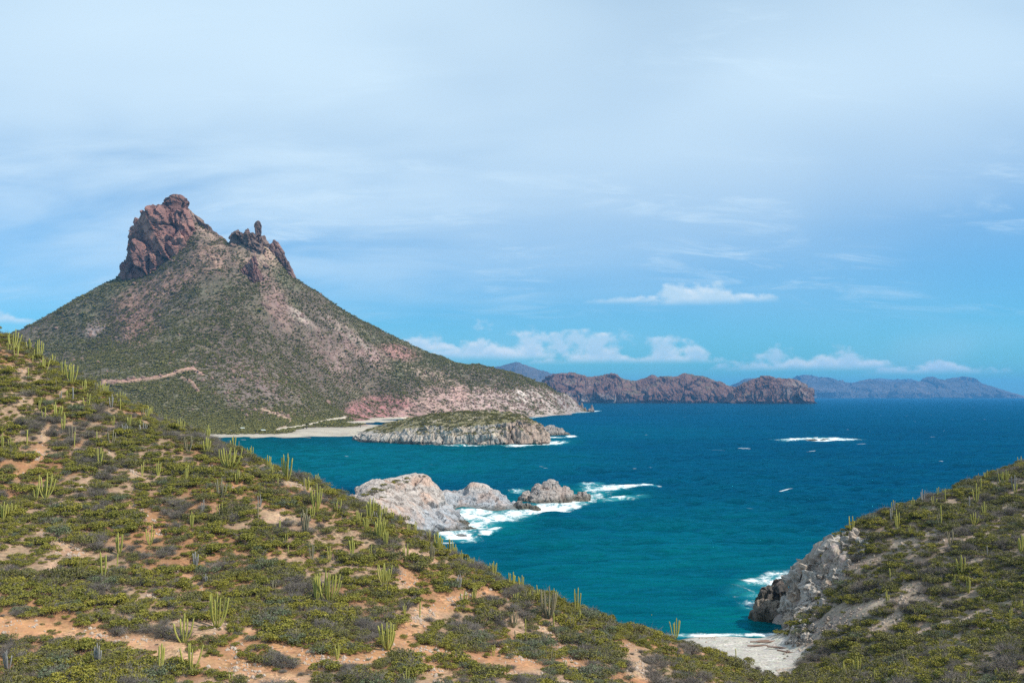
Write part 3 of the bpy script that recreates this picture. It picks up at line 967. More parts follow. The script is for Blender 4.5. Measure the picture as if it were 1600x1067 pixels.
# ------------------------------------------------------------------ sea rocks from heaped bumps
def bump_rock(name, bumps, step, seed, amp, wl, colf, label, mat='rock_near', zbase=-1.5, power=2.4):
    """bumps: (u, top v, Y, half width, half depth[, turn])"""
    bs = []
    for b in bumps:
        x, y, z = P(*b[:3])
        bs.append((x, y, z, b[3], b[4], b[5] if len(b) > 5 else 0.0))
    x0 = min(b[0] - 1.25 * max(b[3], b[4]) for b in bs)
    x1 = max(b[0] + 1.25 * max(b[3], b[4]) for b in bs)
    y0 = min(b[1] - 1.25 * max(b[3], b[4]) for b in bs)
    y1 = max(b[1] + 1.25 * max(b[3], b[4]) for b in bs)
    X, Y = np.meshgrid(np.arange(x0, x1, step), np.arange(y0, y1, step))
    Z = np.full(X.shape, zbase * 2)
    q = np.stack([X, Y, 0 * X], -1) / wl
    wx, wy = 0.5 * wl * fbm(q, 3, 0.5, seed + 1), 0.5 * wl * fbm(q + 9, 3, 0.5, seed + 2)
    for x, y, z, a_, b_, an in bs:
        dx_, dy_ = X - x + wx, Y - y + wy
        e, f = dx_ * math.cos(an) + dy_ * math.sin(an), -dx_ * math.sin(an) + dy_ * math.cos(an)
        r = np.hypot(e / a_, f / b_)
        Z = np.maximum(Z, zbase + (z - zbase) * (1 - np.clip(r, 0, 1.4) ** power))
    V = np.stack([X, Y, Z], -1)
    n = normals_grid(V)
    sh = V / wl
    wp = 0.5 * fbm(sh * 0.8, 3, 0.5, seed + 6)[..., None]
    f1, c1_ = facet(sh * 0.9 + wp, seed)
    f2, c2_ = facet(sh * 2.4 + wp, seed + 4)
    d = amp * (0.8 * fbm(sh, 5, 0.58, seed, ridge=True) + 1.2 * f1 + 0.5 * f2 - 0.4 * (1 - sstep(c1_, 0, 0.12)) - 0.1)
    V = V + n * (d * sstep(Z, zbase * 1.5, 1.0))[..., None]
    n = normals_grid(V)
    c = colf(V, n)
    fs = grid_faces(*X.shape)
    vf = V.reshape(-1, 3)
    a, b, c = compact(vf, fs, {'Col': np.clip(c, 0.01, 0.8).reshape(-1, 3)}, vf[fs, 2].max(1) > zbase)
    return obj(name, make_mesh(name, a, b, M[mat], c, smooth=False), label=label, cat='rock')


def pale_rock(tone, wet_h=1.2, warm=(0.44, 0.34, 0.29)):
    def f(V, n):
        nn = fbm(V / 5.0, 4, 0.6, 301)
        n3 = fbm(V / 1.4, 3, 0.6, 303)
        k = sstep(nn, -0.1, 0.45)[..., None]
        c = np.array(tone) * (1 - k) + np.array(warm) * k
        c = c * (1 + 0.28 * n3)[..., None]
        wet = (1 - sstep(V[..., 2] + 0.5 * n3, 0.4 * wet_h, 1.5 * wet_h))[..., None]
        return c * (1 - 0.68 * wet) + np.array((0.03, 0.03, 0.015)) * wet
    return f


# pale headland reaching out behind the left hill
rp = [P(*a) for a in ((560, 778, 318), (585, 761, 340), (610, 753, 352), (640, 747, 362), (663, 743, 366), (676, 749, 368), (680, 760, 371), (683, 768, 388), (688, 768, 402), (676, 762, 392), (694, 768.5, 408),
                      (700, 768.5, 411), (715, 770, 412), (728, 770, 412), (733, 760, 413), (742, 757.5, 413), (756, 760, 413), (772, 765, 412), (788, 775, 411), (800, 784, 409),
                      (640, 785, 345), (660, 795, 343), (620, 775, 342), (650, 765, 358), (675, 785, 356), (690, 803, 352), (700, 815, 342), (660, 815, 330), (690, 822, 335), (715, 820, 345), (600, 780, 330), (625, 800, 322), (580, 790, 312))]
for u, v in ((694, 795), (705, 801), (718, 809), (730, 817), (740, 828), (728, 836), (710, 836), (690, 833), (672, 835), (715, 796), (740, 797), (765, 797), (790, 797), (808, 796)):
    rp.append(((u - 800) / F * seaY(v), seaY(v), -0.2))
for u, Y, z in ((720, 290, -3), (690, 296, -3), (745, 300, -3), (760, 285, -3), (700, 280, -3), (640, 278, 1), (600, 275, 4), (700, 398, 1.2), (640, 300, 4), (600, 290, 8), (560, 280, 10), (660, 310, 0), (690, 317, -2), (730, 314, -2.5), (752, 335, -2.5), (745, 360, -2.5), (722, 378, -2), (750, 384, -2.5), (800, 385, -2.5), (822, 400, -2.5), (818, 415, -2.5),
                (790, 424, -2), (740, 428, -2), (700, 430, -1), (672, 432, -1.5), (650, 405, -1), (620, 385, -1), (590, 380, -2), (540, 370, -2), (640, 410, -3), (580, 400, -3), (540, 330, 4)):
    rp.append(((u - 800) / F * Y, Y, z))
rr = RBF(rp, 30.0, 2e-4)
X, Y = np.meshgrid(np.arange(-62, 10, 0.42), np.arange(282, 432, 0.42))
Z = rr(X, Y)
V = np.stack([X, Y, Z], -1)
n = normals_grid(V)
sh = V @ np.array(((0.9, 0, -0.3), (0, 1, 0), (0.35, 0, 1.5)))
wp = 0.6 * fbm(sh / 7.0, 3, 0.5, 317)[..., None]
f1, c1_ = facet(sh / 9.0 + wp, 311)
f2, c2_ = facet(sh / 2.6 + wp, 315)
d = 0.8 * fbm(sh / 9.0, 4, 0.5, 313, ridge=True) + 1.7 * f1 + 0.38 * f2 - 0.6 * (1 - sstep(c1_, 0, 0.08)) - 0.15 * (1 - sstep(c2_, 0, 0.10))
V = V + n * (d * sstep(Z, -1.5, 2.0))[..., None]
n = normals_grid(V)
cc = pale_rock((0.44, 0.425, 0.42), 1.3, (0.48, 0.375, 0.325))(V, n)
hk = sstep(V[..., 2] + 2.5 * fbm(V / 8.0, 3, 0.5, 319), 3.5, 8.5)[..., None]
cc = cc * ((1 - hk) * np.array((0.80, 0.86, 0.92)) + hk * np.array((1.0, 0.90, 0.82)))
fs = grid_faces(*X.shape)
vf = V.reshape(-1, 3)
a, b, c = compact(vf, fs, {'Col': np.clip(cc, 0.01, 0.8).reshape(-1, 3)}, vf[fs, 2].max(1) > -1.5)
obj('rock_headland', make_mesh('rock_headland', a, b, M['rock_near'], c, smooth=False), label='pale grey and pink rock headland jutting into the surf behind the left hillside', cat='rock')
HEADV = V

ROCKS = 'rocks standing in the surf'
bump_rock('sea_rock', [(838, 756, 428, 4.5, 6), (860, 751, 432, 6.5, 7), (880, 759, 434, 6, 6), (850, 766, 424, 9, 7), (822, 768, 428, 4, 5), (896, 769, 436, 4, 4), (908, 770.5, 438, 4.5, 2.5)], 0.32, 321, 0.9, 4.5,
          pale_rock((0.34, 0.30, 0.275), 1.6, (0.38, 0.29, 0.245)), 'two humped grey brown sea rock standing off the pale headland')
bump_rock('sea_rock', [(812, 780, 404, 2.6, 3), (824, 785, 401, 3.4, 3), (836, 789, 399, 2.6, 2)], 0.28, 331, 0.6, 3.0, pale_rock((0.24, 0.215, 0.20), 1.6, (0.26, 0.21, 0.18)), 'low dark rock at the tip of the pale headland arm')
DKR = pale_rock((0.16, 0.15, 0.135), 2.5, (0.2, 0.16, 0.13))
bump_rock('sea_rock', [(733, 824, 338, 4.5, 2.6, 0.2)], 0.26, 335, 0.5, 2.2, DKR, 'dark wet ledge at the lower tip of the pale headland')
bump_rock('sea_rock', [(722, 813, 354, 3.5, 4)], 0.26, 336, 0.5, 2.2, DKR, 'brown wet rock on the flank of the pale headland above its lower tip')
bump_rock('sea_rock', [(752, 835.5, 323, 3.6, 1.5, 0.2)], 0.24, 338, 0.4, 2.0, pale_rock((0.13, 0.13, 0.125), 2.5, (0.17, 0.15, 0.13)), 'small dark rock awash in foam nearest the left hillside')
bump_rock('sea_rock', [(858, 665.5, 1150, 14, 16), (872, 667, 1150, 9, 12), (846, 668, 1150, 9, 14), (884, 677, 1148, 5, 6)], 0.9, 341, 2.2, 9.0, pale_rock((0.30, 0.265, 0.24), 2.2, (0.3, 0.24, 0.2)), 'grey flat topped rock off the seaward end of the island', 'rock')
bump_rock('sea_rock', [(874, 690, 962, 4.5, 3), (866, 692, 955, 3, 3)], 0.6, 345, 0.8, 4.0, pale_rock((0.15, 0.13, 0.12), 2.5, (0.17, 0.14, 0.12)), 'small dark rock in the surf beside the island', 'rock')
bump_rock('sea_stack', [(908, 629, 2760, 6.5, 8), (902, 634, 2760, 9, 10), (914, 636, 2760, 8, 8)], 1.2, 351, 1.6, 8.0, pale_rock((0.24, 0.19, 0.165), 2.5, (0.26, 0.19, 0.15)), 'broader sea stack off the far point of the mountain', 'rock', power=1.8)
bump_rock('sea_stack', [(925, 631.5, 2760, 6, 7), (922, 638, 2758, 10, 7)], 1.2, 355, 1.3, 7.0, pale_rock((0.24, 0.19, 0.165), 2.5, (0.26, 0.19, 0.15)), 'slim outermost sea stack off the far point of the mountain', 'rock', power=1.8)
bump_rock('reef', [(1268, 686, 1020, 12, 5), (1290, 686.3, 1018, 10, 4), (1250, 686.5, 1022, 8, 4)], 0.8, 361, 0.7, 5.0, pale_rock((0.12, 0.115, 0.11), 2.5, (0.14, 0.13, 0.11)), 'low dark reef awash in a white streak of open water', 'rock')
bump_rock('reef', [(1015, 760, 490, 2.5, 1.5), (1022, 760.5, 489, 2, 1.2)], 0.35, 365, 0.4, 2.5, pale_rock((0.13, 0.125, 0.12), 2.5, (0.15, 0.13, 0.11)), 'tiny dark rock at the end of the long foam streak')
# cove side rocks; the cliff of the right hill is a heap of angular blocks
def block_mesh(seed, nth=26, nz=17):
    ph = np.linspace(0.02, np.pi - 0.02, nz)[:, None]
    th = np.linspace(0, 2 * np.pi, nth, endpoint=False)[None]
    V = np.stack([np.sin(ph) * np.cos(th), np.sin(ph) * np.sin(th), np.cos(ph) + 0 * th], -1)
    f1, c1_ = facet(V * 1.15 + seed * 0.7, seed, 0.8)
    f2, c2_ = facet(V * 3.0 + seed * 0.3, seed + 3, 0.8)
    ax = np.abs(V)
    box = 1.0 / np.maximum(ax.max(-1), 0.25) * 0.62
    V = V * (0.35 * 0.85 + 0.65 * box + 0.42 * f1 + 0.16 * f2 + 0.12 * fbm(V * 2.5 + seed, 4, 0.6, seed) - 0.10 * (1 - sstep(c1_, 0, 0.2)))[..., None]
    v = V.reshape(-1, 3)
    n3 = fbm(v * 3.0 + seed, 3, 0.6, seed + 1)
    tone = (np.array((0.44, 0.385, 0.335)), np.array((0.42, 0.34, 0.275)), np.array((0.46, 0.415, 0.37)))[seed % 3]
    return make_mesh('rock', v, grid_faces(nz, nth, True)[:, ::-1], M['rock_near'], {'Col': np.clip(tone * (1 + 0.35 * n3)[:, None], 0.05, 0.7)}, smooth=False)


BLK = [block_mesh(700 + i) for i in range(9)]
rngc = np.random.default_rng(91)
CLP = [(1240, 905, 2.2), (1238, 925, 2.6), (1236, 945, 2.4), (1240, 968, 2.2), (1254, 892, 2.6), (1250, 905, 3.0), (1252, 930, 2.6), (1245, 950, 2.2), (1262, 868, 2.6), (1272, 885, 2.8), (1275, 908, 2.4), (1290, 866, 2.8), (1302, 880, 2.4), (1305, 855, 2.4), (1322, 852, 2.4),
       (1335, 845, 2.2), (1345, 856, 1.8), (1318, 872, 2.0), (1292, 895, 2.2), (1265, 935, 2.0), (1280, 928, 2.0), (1296, 915, 1.8), (1258, 960, 1.9), (1270, 955, 1.6), (1245, 975, 1.6), (1262, 978, 1.5), (1250, 990, 1.3), (1275, 970, 1.3), (1288, 948, 1.4), (1262, 998, 1.2), (1240, 1000, 1.0), (1310, 900, 1.5), (1330, 885, 1.4), (1342, 872, 1.3)]
for _ in range(36):
    k = rngc.integers(0, 34)
    CLP.append((CLP[k][0] + rngc.normal() * 9, CLP[k][1] + rngc.normal() * 10, 0.5 + abs(rngc.normal()) * 0.6))
for _ in range(26):
    CLP.append((1225 + rngc.uniform(0, 75), 1012 + rngc.normal() * 9, 0.25 + abs(rngc.normal()) * 0.3))
right_hill = [o for o in SC.objects if o.name.startswith('hillside')][1]
for k, (u, v, r) in enumerate(CLP):
    h = hill_hit(u, v, 150, 230)
    if h is None or h[0] < 33:
        continue
    r *= 1.12 if k < 34 else 1.0
    o = obj('rock', BLK[k % 9], right_hill, loc=(h[0] + 0.12 * r, h[1] + 0.42 * r, h[2] - 0.22 * r))
    o.scale = (r * rngc.uniform(0.8, 1.2), r * rngc.uniform(0.8, 1.1), r * rngc.uniform(0.75, 1.15))
    o.rotation_euler = (rngc.uniform(-0.35, 0.35), 0.5 + rngc.uniform(-0.3, 0.3), rngc.uniform(-0.5, 0.5))
bump_rock('sea_rock', [(1205, 914, 216, 4.0, 3.5), (1220, 908, 216, 3.5, 4), (1190, 922, 215, 2.0, 2)], 0.22, 381, 0.6, 2.2, pale_rock((0.09, 0.08, 0.072), 2.5, (0.10, 0.085, 0.07)), 'black wet rock in the surf under the cove cliff')
bump_rock('sea_rock', [(1192, 937, 204, 3.0, 2.4), (1212, 940, 203, 3.0, 2.4), (1184, 943, 204, 1.8, 1.6)], 0.22, 385, 0.5, 2.0, pale_rock((0.22, 0.175, 0.135), 1.0, (0.24, 0.18, 0.13)), 'brown rock in the shallows beside the cove beach')
# ------------------------------------------------------------------ sea
sy = np.concatenate([np.linspace(120, 150, 10), 150 * (3000 / 150) ** np.linspace(0, 1, 640)[1:], 3000 * (31000 / 3000) ** np.linspace(0, 1, 70)[1:]])
sx = np.linspace(-0.66, 0.66, 520)
SX, SY = sx[None] * sy[:, None], np.repeat(sy[:, None], len(sx), 1)
SV = np.stack([SX, SY, np.zeros_like(SX)], -1)
su, sv_ = proj(SV)
sq = SV / 30.0
shal = np.zeros(su.shape)
for e, k in (((560, 720, 330, 34, 0.6), 0.55), ((380, 700, 90, 20, 0.6), 0.5), ((1120, 975, 130, 45, 0.7), 0.75), ((1185, 915, 60, 34, 0.6), 0.8), ((760, 810, 90, 36, 0.6), 0.8), ((900, 775, 110, 16, 0.7), 0.75),
             ((860, 690, 50, 9, 0.7), 0.5), ((1020, 910, 330, 110, 0.8), 0.58), ((940, 677, 170, 14, 0.8), 0.18), ((720, 840, 40, 10, 0.7), 0.6)):
    shal = np.maximum(shal, k * ell(su, sv_, *e))
foam = np.zeros(su.shape)
for e, k in (((745, 818, 60, 12, 0.7, -20), 0.88), ((715, 837, 32, 8, 0.5, 8), 1.0), ((760, 806, 55, 9, 0.6, 0), 0.9), ((765, 829, 22, 5, 0.6, -20), 0.85), ((745, 803, 62, 6, 0.5, 2), 0.95), ((800, 803, 50, 6, 0.6, -8), 0.9), ((860, 793, 60, 6.5, 0.6, -6), 1.0),
             ((905, 780, 40, 7, 0.7, -14), 0.9), ((950, 762, 40, 4.5, 0.6, -4), 0.9), ((990, 759, 36, 2.6, 0.5, 1), 1.0), ((970, 778, 38, 3.0, 0.7, -2), 0.75), ((810, 768, 14, 3, 0.6, 0), 0.7), ((925, 757, 20, 4, 0.6, 0), 0.6),
             ((1205, 904, 26, 10, 0.7, -18), 0.85), ((1180, 908, 30, 6, 0.7, -10), 0.65), ((1180, 930, 22, 5, 0.7, 0), 0.7), ((1175, 945, 20, 8, 0.8, 0), 0.55), ((1165, 922, 30, 14, 0.8, 0), 0.35),
             ((1277, 686.5, 64, 1.9, 0.4, 0), 1.0), ((865, 692, 22, 2.6, 0.6, -4), 1.0), ((820, 696, 40, 1.4, 0.6, -1), 0.9), ((720, 695.3, 70, 1.0, 0.5, 0), 0.62), ((893, 682, 9, 1.6, 0.5, 0), 1.0), ((865, 683.5, 18, 0.9, 0.5, 0), 0.9),
             ((860, 648.6, 34, 0.9, 0.5, -8), 0.95), ((920, 643, 18, 0.9, 0.5, -4), 1.0), ((890, 645.5, 16, 0.8, 0.5, -6), 0.9), ((1271, 629.8, 4, 0.6, 0.5, 0), 0.8)):
    foam = np.maximum(foam, k * ell(su, sv_, *e))
edge = np.abs(SY - (np.interp(SX, [20, 35, 50, 56], [188, 188.6, 187.8, 187.5]) + 1.6 + 1.0 * fbm(SV / 7.0, 2, 0.5, 391)))
foam = np.maximum(foam, np.where((SX > 18) & (SX < 54), 1.0 * (1 - sstep(edge, 0.6, 2.4)), 0))

sqw = SV * np.array((0.62, 1, 1))
att = 1 - sstep(SY, 1500, 2600)
SV[..., 2] = att * (0.25 + 0.75 * sstep(SY, 195, 330)) * (1.5 * fbm(sqw / 10.0, 2, 0.5, 395) * sstep(SY, 200, 420) + 0.85 * fbm(sqw / 4.6, 2, 0.5, 396) * (1 - sstep(SY, 600, 1300)))

m, t, b = principled('sea_water', 0.22, 0.5)
b.inputs['IOR'].default_value = 1.33
b.inputs['Specular IOR Level'].default_value = 0.0
co = t.n('ShaderNodeTexCoord').outputs['Object']
a_s = t.n('ShaderNodeAttribute', attribute_name='shallow').outputs['Fac']
a_f = t.n('ShaderNodeAttribute', attribute_name='foam').outputs['Fac']
w1 = t.noise(t.mapping(co, scale=(0.45, 1, 1), rot=(0, 0, 0.12)), 0.075, 6, 0.62, dist=0.3)
w2 = t.noise(t.mapping(co, scale=(0.5, 1, 1), rot=(0, 0, -0.25)), 0.45, 4, 0.6, dist=0.4)
big = t.noise(t.mapping(co, scale=(0.25, 1, 1)), 0.012, 4, 0.6)
sh_f = t.m('MULTIPLY', a_s, t.m('ADD', 0.65, t.m('MULTIPLY', w1, 0.7)), clamp=True)
deep = t.mix(t.ramp(big, 0.35, 0.65), (0.0001, 0.030, 0.064), (0.0002, 0.046, 0.086))
c1 = t.mix(sh_f, deep, (0.0005, 0.125, 0.122))
c1 = t.mix(t.m('MULTIPLY', t.ramp(w1, 0.55, 0.35), 0.35), c1, t.mix(0.6, c1, (0.0002, 0.022, 0.05)))  # wave troughs painted darker: shade of the chop put into the water colour
# surf: lace and streaks, then thick white where it breaks
lace = t.noise(t.mapping(co, scale=(0.8, 0.45, 1), rot=(0, 0, 0.3)), 0.22, 8, 0.70, dist=0.6)
lace2 = t.vor(t.mapping(co, scale=(0.6, 1, 1)), 0.55, 'DISTANCE_TO_EDGE')
fm = t.m('ADD', t.m('MULTIPLY', a_f, 0.98), t.m('MULTIPLY', t.m('SUBTRACT', lace, 0.5), 3.3))
fm = t.m('SUBTRACT', fm, t.m('MULTIPLY', t.ramp(lace2, 0.05, 0.35), 0.18))
fm = t.m('MULTIPLY', t.ramp(fm, 0.32, 1.05), t.ramp(a_f, 0.02, 0.25))
milky = t.m('MULTIPLY', t.ramp(a_f, 0.05, 0.8), 0.55)
c1 = t.mix(milky, c1, (0.05, 0.36, 0.37))
# scattered whitecaps
cap = t.noise(t.mapping(co, scale=(0.28, 1, 1), loc=(31, 7, 0)), 0.10, 3, 0.6)
cap2 = t.noise(t.mapping(co, scale=(0.4, 1, 1), loc=(3, 17, 0)), 0.012, 2, 0.5)
caps = t.m('MULTIPLY', t.ramp(cap, 0.715, 0.745), t.ramp(cap2, 0.42, 0.55))
fm = t.m('MAXIMUM', fm, t.m('MULTIPLY', caps, 0.85))
c2 = t.mix(fm, c1, (0.80, 0.83, 0.83))
t.set(b.inputs['Base Color'], c2)
t.set(b.inputs['Roughness'], t.m('ADD', 0.22, t.m('MULTIPLY', fm, 0.6)))
bn = t.n('ShaderNodeBump')
bn.inputs['Strength'].default_value = 0.9
bn.inputs['Distance'].default_value = 1.0
hgt = t.m('ADD', t.m('MULTIPLY', w1, 4.2), t.m('ADD', t.m('MULTIPLY', w2, 0.95), t.m('MULTIPLY', fm, 0.25)))
t.set(bn.inputs['Height'], hgt)
t.set(b.inputs['Normal'], bn.outputs[0])
gl = t.n('ShaderNodeBsdfGlossy')
gl.inputs['Roughness'].default_value = 0.12
gl.inputs['Color'].default_value = (0.03, 0.42, 0.66, 1)
t.set(gl.inputs['Normal'], bn.outputs[0])
lw = t.n('ShaderNodeFresnel')
lw.inputs['IOR'].default_value = 1.33
t.set(lw.inputs['Normal'], bn.outputs[0])
mx_ = t.n('ShaderNodeMixShader', t.m('MULTIPLY', lw.outputs[0], t.m('MULTIPLY', t.m('SUBTRACT', 1.0, fm), 0.80)), b.outputs[0], gl.outputs[0])
m.node_tree.links.new(mx_.outputs[0], m.node_tree.nodes['Material Output'].inputs['Surface'])
obj('sea', make_mesh('sea', SV.reshape(-1, 3), grid_faces(len(sy), len(sx)), m, {'shallow': shal.ravel(), 'foam': foam.ravel()}), label='wind ruffled blue green sea with white surf round the rocks', kind='structure')


# ------------------------------------------------------------------ plants: prototypes
def tri_leaves(cen, nrm_bias, size, rng):
    """one small bent quad per centre"""
    n = len(cen)
    a = rng.normal(size=(n, 3))
    a /= np.linalg.norm(a, axis=1, keepdims=True)
    b_ = rng.normal(size=(n, 3)) + nrm_bias
    b_ = np.cross(a, b_)
    b_ /= np.maximum(np.linalg.norm(b_, axis=1, keepdims=True), 1e-6)
    s = (size * rng.uniform(0.6, 1.4, n))[:, None]
    v = np.stack([cen - a * s, cen - b_ * s * 0.6, cen + a * s, cen + b_ * s * 0.6], 1)
    return v.reshape(-1, 3), np.arange(4 * n).reshape(n, 4)


def twig_mesh(n, r, h, rng, wid=0.018, spread=1.0):
    """thin tapering sticks from a common base, forking outwards"""
    vs, fs = [], []
    for i in range(n):
        an = rng.uniform(0, 2 * np.pi)
        rr_ = r * rng.uniform(0.25, 1.0) * spread
        p0 = np.array((rng.normal() * 0.12 * r, rng.normal() * 0.12 * r, -0.05))
        tip = np.array((math.cos(an) * rr_, math.sin(an) * rr_, h * rng.uniform(0.55, 1.0) * math.sqrt(max(0.05, 1 - 0.75 * (rr_ / max(r, 1e-3) / max(spread, 1)) ** 2))))
        mid = (p0 + tip) / 2 + rng.normal(size=3) * 0.1 * r + np.array((0, 0, 0.08 * h))
        segs = [(p0, mid, wid, wid * 0.7), (mid, tip, wid * 0.7, wid * 0.25)]
        for _ in range(3):
            q = mid + (tip - mid) * rng.uniform(0.1, 0.8)
            e = q + (tip - mid) * rng.uniform(0.3, 0.6) + rng.normal(size=3) * 0.22 * r
            segs.append((q, e, wid * 0.55, wid * 0.2))
        for s, e, w0, w1_ in segs:
            d_ = e - s
            x = np.cross(d_, (0.3, 0.2, 1.0))
            x /= max(np.linalg.norm(x), 1e-6)
            y = np.cross(d_, x)
            y /= max(np.linalg.norm(y), 1e-6)
            k = len(vs)
            for an2 in (0, 2.09, 4.19):
                o_ = x * math.cos(an2) + y * math.sin(an2)
                vs.append(s + o_ * w0)
                vs.append(e + o_ * w1_)
            for q0, q1 in ((0, 2), (2, 4), (4, 0)):
                fs.append((k + q0, k + q1, k + q1 + 1, k + q0 + 1))
    return np.array(vs), np.array(fs)


def foliage_mesh(nleaf, r, h, size, rng, lobes=8, hollow=0.55):
    """leaf clumps gathered round several lobes of uneven size"""
    an = rng.uniform(0, 2 * np.pi, lobes)
    ra = r * 0.80 * np.sqrt(rng.uniform(0, 1, lobes))
    lc = np.c_[np.cos(an) * ra, np.sin(an) * ra, h * rng.uniform(0.30, 0.62, lobes) * (1 - 0.4 * ra / r)]
    lr = r * rng.uniform(0.16, 0.44, lobes)
    k = rng.choice(lobes, nleaf, p=lr ** 2 / (lr ** 2).sum())
    d_ = rng.normal(size=(nleaf, 3))
    d_ /= np.linalg.norm(d_, axis=1, keepdims=True)
    d_[:, 2] = np.where(d_[:, 2] < -0.35, -d_[:, 2], d_[:, 2])
    rad = lr[k] * (hollow + (1.12 - hollow) * rng.uniform(0, 1, nleaf) ** 0.6)
    cen = lc[k] + d_ * rad[:, None] * np.array((1, 1, 0.72 * h / r))
    cen[:, 2] = np.maximum(cen[:, 2], 0.02)
    return tri_leaves(cen, d_ * 0.0, size, rng)


SHRUB = {}      # kind -> list of (foliage mesh, twig mesh)
for kind, mat, tw, spec in (('olive', 'leaf_olive', 14, (1250, 1.0, 0.78, 0.056)), ('dark', 'leaf_dark', 22, (800, 1.0, 0.82, 0.055)), ('sage', 'leaf_sage', 30, (620, 1.0, 0.95, 0.055)), ('bare', 'leaf_dark', 120, (90, 0.9, 0.75, 0.05))):
    SHRUB[kind] = []
    for i in range(5):
        rng = np.random.default_rng(1000 + 37 * i + len(kind) * 101)
        nl, r, h, s = spec
        fv, ff = foliage_mesh(nl, r, h * rng.uniform(0.85, 1.2), s, rng, lobes=int(rng.integers(9, 16)))
        tv, tf = twig_mesh(tw, 0.95, h * 1.02, rng, 0.014 if kind != 'bare' else 0.016)
        SHRUB[kind].append((make_mesh('foliage', fv, ff, M[mat], smooth=False), make_mesh('branches', tv, tf, M['twig'], smooth=False)))


def joined(a, b_, name):
    """prototype for the mass scatter: foliage and twigs as one mesh of two materials"""
    va = np.array([v.co[:] for v in a.vertices])
    vb = np.array([v.co[:] for v in b_.vertices])
    fa = np.array([p.vertices[:] for p in a.polygons])
    fb = np.array([p.vertices[:] for p in b_.polygons]) + len(va)
    me = make_mesh(name, np.r_[va, vb], np.r_[fa, fb], a.materials[0], smooth=False)
    me.materials.append(b_.materials[0])
    me.polygons.foreach_set('material_index', np.r_[np.zeros(len(fa), np.int32), np.ones(len(fb), np.int32)])
    return me


def scatter(name, protos, pos, rotz, scl, idx, label, tilt=None, parent=None):
    """one object of kind stuff: prototypes set on points"""
    pc = bpy.data.collections.new(name + '_kinds')
    for i, me in enumerate(protos):
        o = bpy.data.objects.new('%s_kind_%02d' % (name, i), me)
        pc.objects.link(o)
    me = bpy.data.meshes.new(name)
    pos = np.asarray(pos, np.float32)
    me.vertices.add(len(pos))
    me.vertices.foreach_set('co', pos.ravel())
    rot = np.zeros((len(pos), 3), np.float32)
    rot[:, 2] = rotz
    if tilt is not None:
        rot[:, :2] = tilt
    at = me.attributes.new('rot', 'FLOAT_VECTOR', 'POINT')
    at.data.foreach_set('vector', rot.ravel())
    scl = np.asarray(scl, np.float32)
    if scl.ndim == 1:
        scl = np.repeat(scl[:, None], 3, 1)
    at = me.attributes.new('scl', 'FLOAT_VECTOR', 'POINT')
    at.data.foreach_set('vector', scl.astype(np.float32).ravel())
    at = me.attributes.new('pick', 'INT', 'POINT')
    at.data.foreach_set('value', np.asarray(idx, np.int32))
    o = obj(name, me, parent, label=label, kind='stuff')
    ng = bpy.data.node_groups.new(name, 'GeometryNodeTree')
    ng.interface.new_socket('Geometry', in_out='INPUT', socket_type='NodeSocketGeometry')
    ng.interface.new_socket('Geometry', in_out='OUTPUT', socket_type='NodeSocketGeometry')
    gi, go = ng.nodes.new('NodeGroupInput'), ng.nodes.new('NodeGroupOutput')
    ip = ng.nodes.new('GeometryNodeInstanceOnPoints')
    ci = ng.nodes.new('GeometryNodeCollectionInfo')
    ci.inputs[0].default_value = pc
    ci.inputs['Separate Children'].default_value = True
    ci.inputs['Reset Children'].default_value = True
    ip.inputs['Pick Instance'].default_value = True
    L = ng.links

    def na(nm, dt):
        nd = ng.nodes.new('GeometryNodeInputNamedAttribute')
        nd.data_type = dt
        nd.inputs['Name'].default_value = nm
        return nd.outputs['Attribute']
    L.new(gi.outputs[0], ip.inputs['Points'])
    L.new(ci.outputs[0], ip.inputs['Instance'])
    L.new(na('pick', 'INT'), ip.inputs['Instance Index'])
    e2r = ng.nodes.new('FunctionNodeEulerToRotation')
    L.new(na('rot', 'FLOAT_VECTOR'), e2r.inputs[0])
    L.new(e2r.outputs[0], ip.inputs['Rotation'])
    L.new(na('scl', 'FLOAT_VECTOR'), ip.inputs['Scale'])
    L.new(ip.outputs[0], go.inputs[0])
    md = o.modifiers.new('scatter', 'NODES')
    md.node_group = ng
    return o


# ------------------------------------------------------------------ scrub on the near hills
KIND = ('olive', 'dark', 'sage', 'bare')
sp = 1.0
bx = np.arange(-145, 145, sp)
by = np.arange(72, 300, sp)
BX, BY = np.meshgrid(bx, by)
BX = (BX + RNG.uniform(-0.55, 0.55, BX.shape) * sp).ravel()
BY = (BY + RNG.uniform(-0.55, 0.55, BY.shape) * sp).ravel()
inside = np.abs(BX) < 0.56 * BY + 6
BX, BY = BX[inside], BY[inside]
BZ = hz_at(BX, BY)
bp = np.c_[BX, BY, BZ]
gxn = hz_at(BX + 0.7, BY) - hz_at(BX - 0.7, BY)
gyn = hz_at(BX, BY + 0.7) - hz_at(BX, BY - 0.7)
slope = np.hypot(gxn, gyn) / 1.4
br = bare(BX, BY)
pq = bp * np.array((1, 1, 0))
dn = fbm(pq / 5.0, 3, 0.5, 401)
pu, pv = proj(bp)
in_cove = (BX > 18) & (BX < 56) & (BZ < 3.6) & (BY > 140)
cliffy = ell(pu, pv, 1270, 905, 74, 34, 0.25, -50) > 0.5
prob = 0.86 * (1 - 0.82 * br) * (1 - 0.9 * sstep(slope, 0.85, 1.2)) * np.clip(1.0 + 0.9 * dn, 0.55, 1)
prob = np.where(in_cove, 0.05 * sstep(BZ, 2.0, 3.0), prob)
prob = np.where(cliffy & (BX > 25), prob * 0.12, prob)
prob = np.where(BZ < 1.6, 0, prob)
ok = RNG.uniform(size=len(BX)) < prob
bp, dn, slope, br = bp[ok], dn[ok], slope[ok], br[ok]
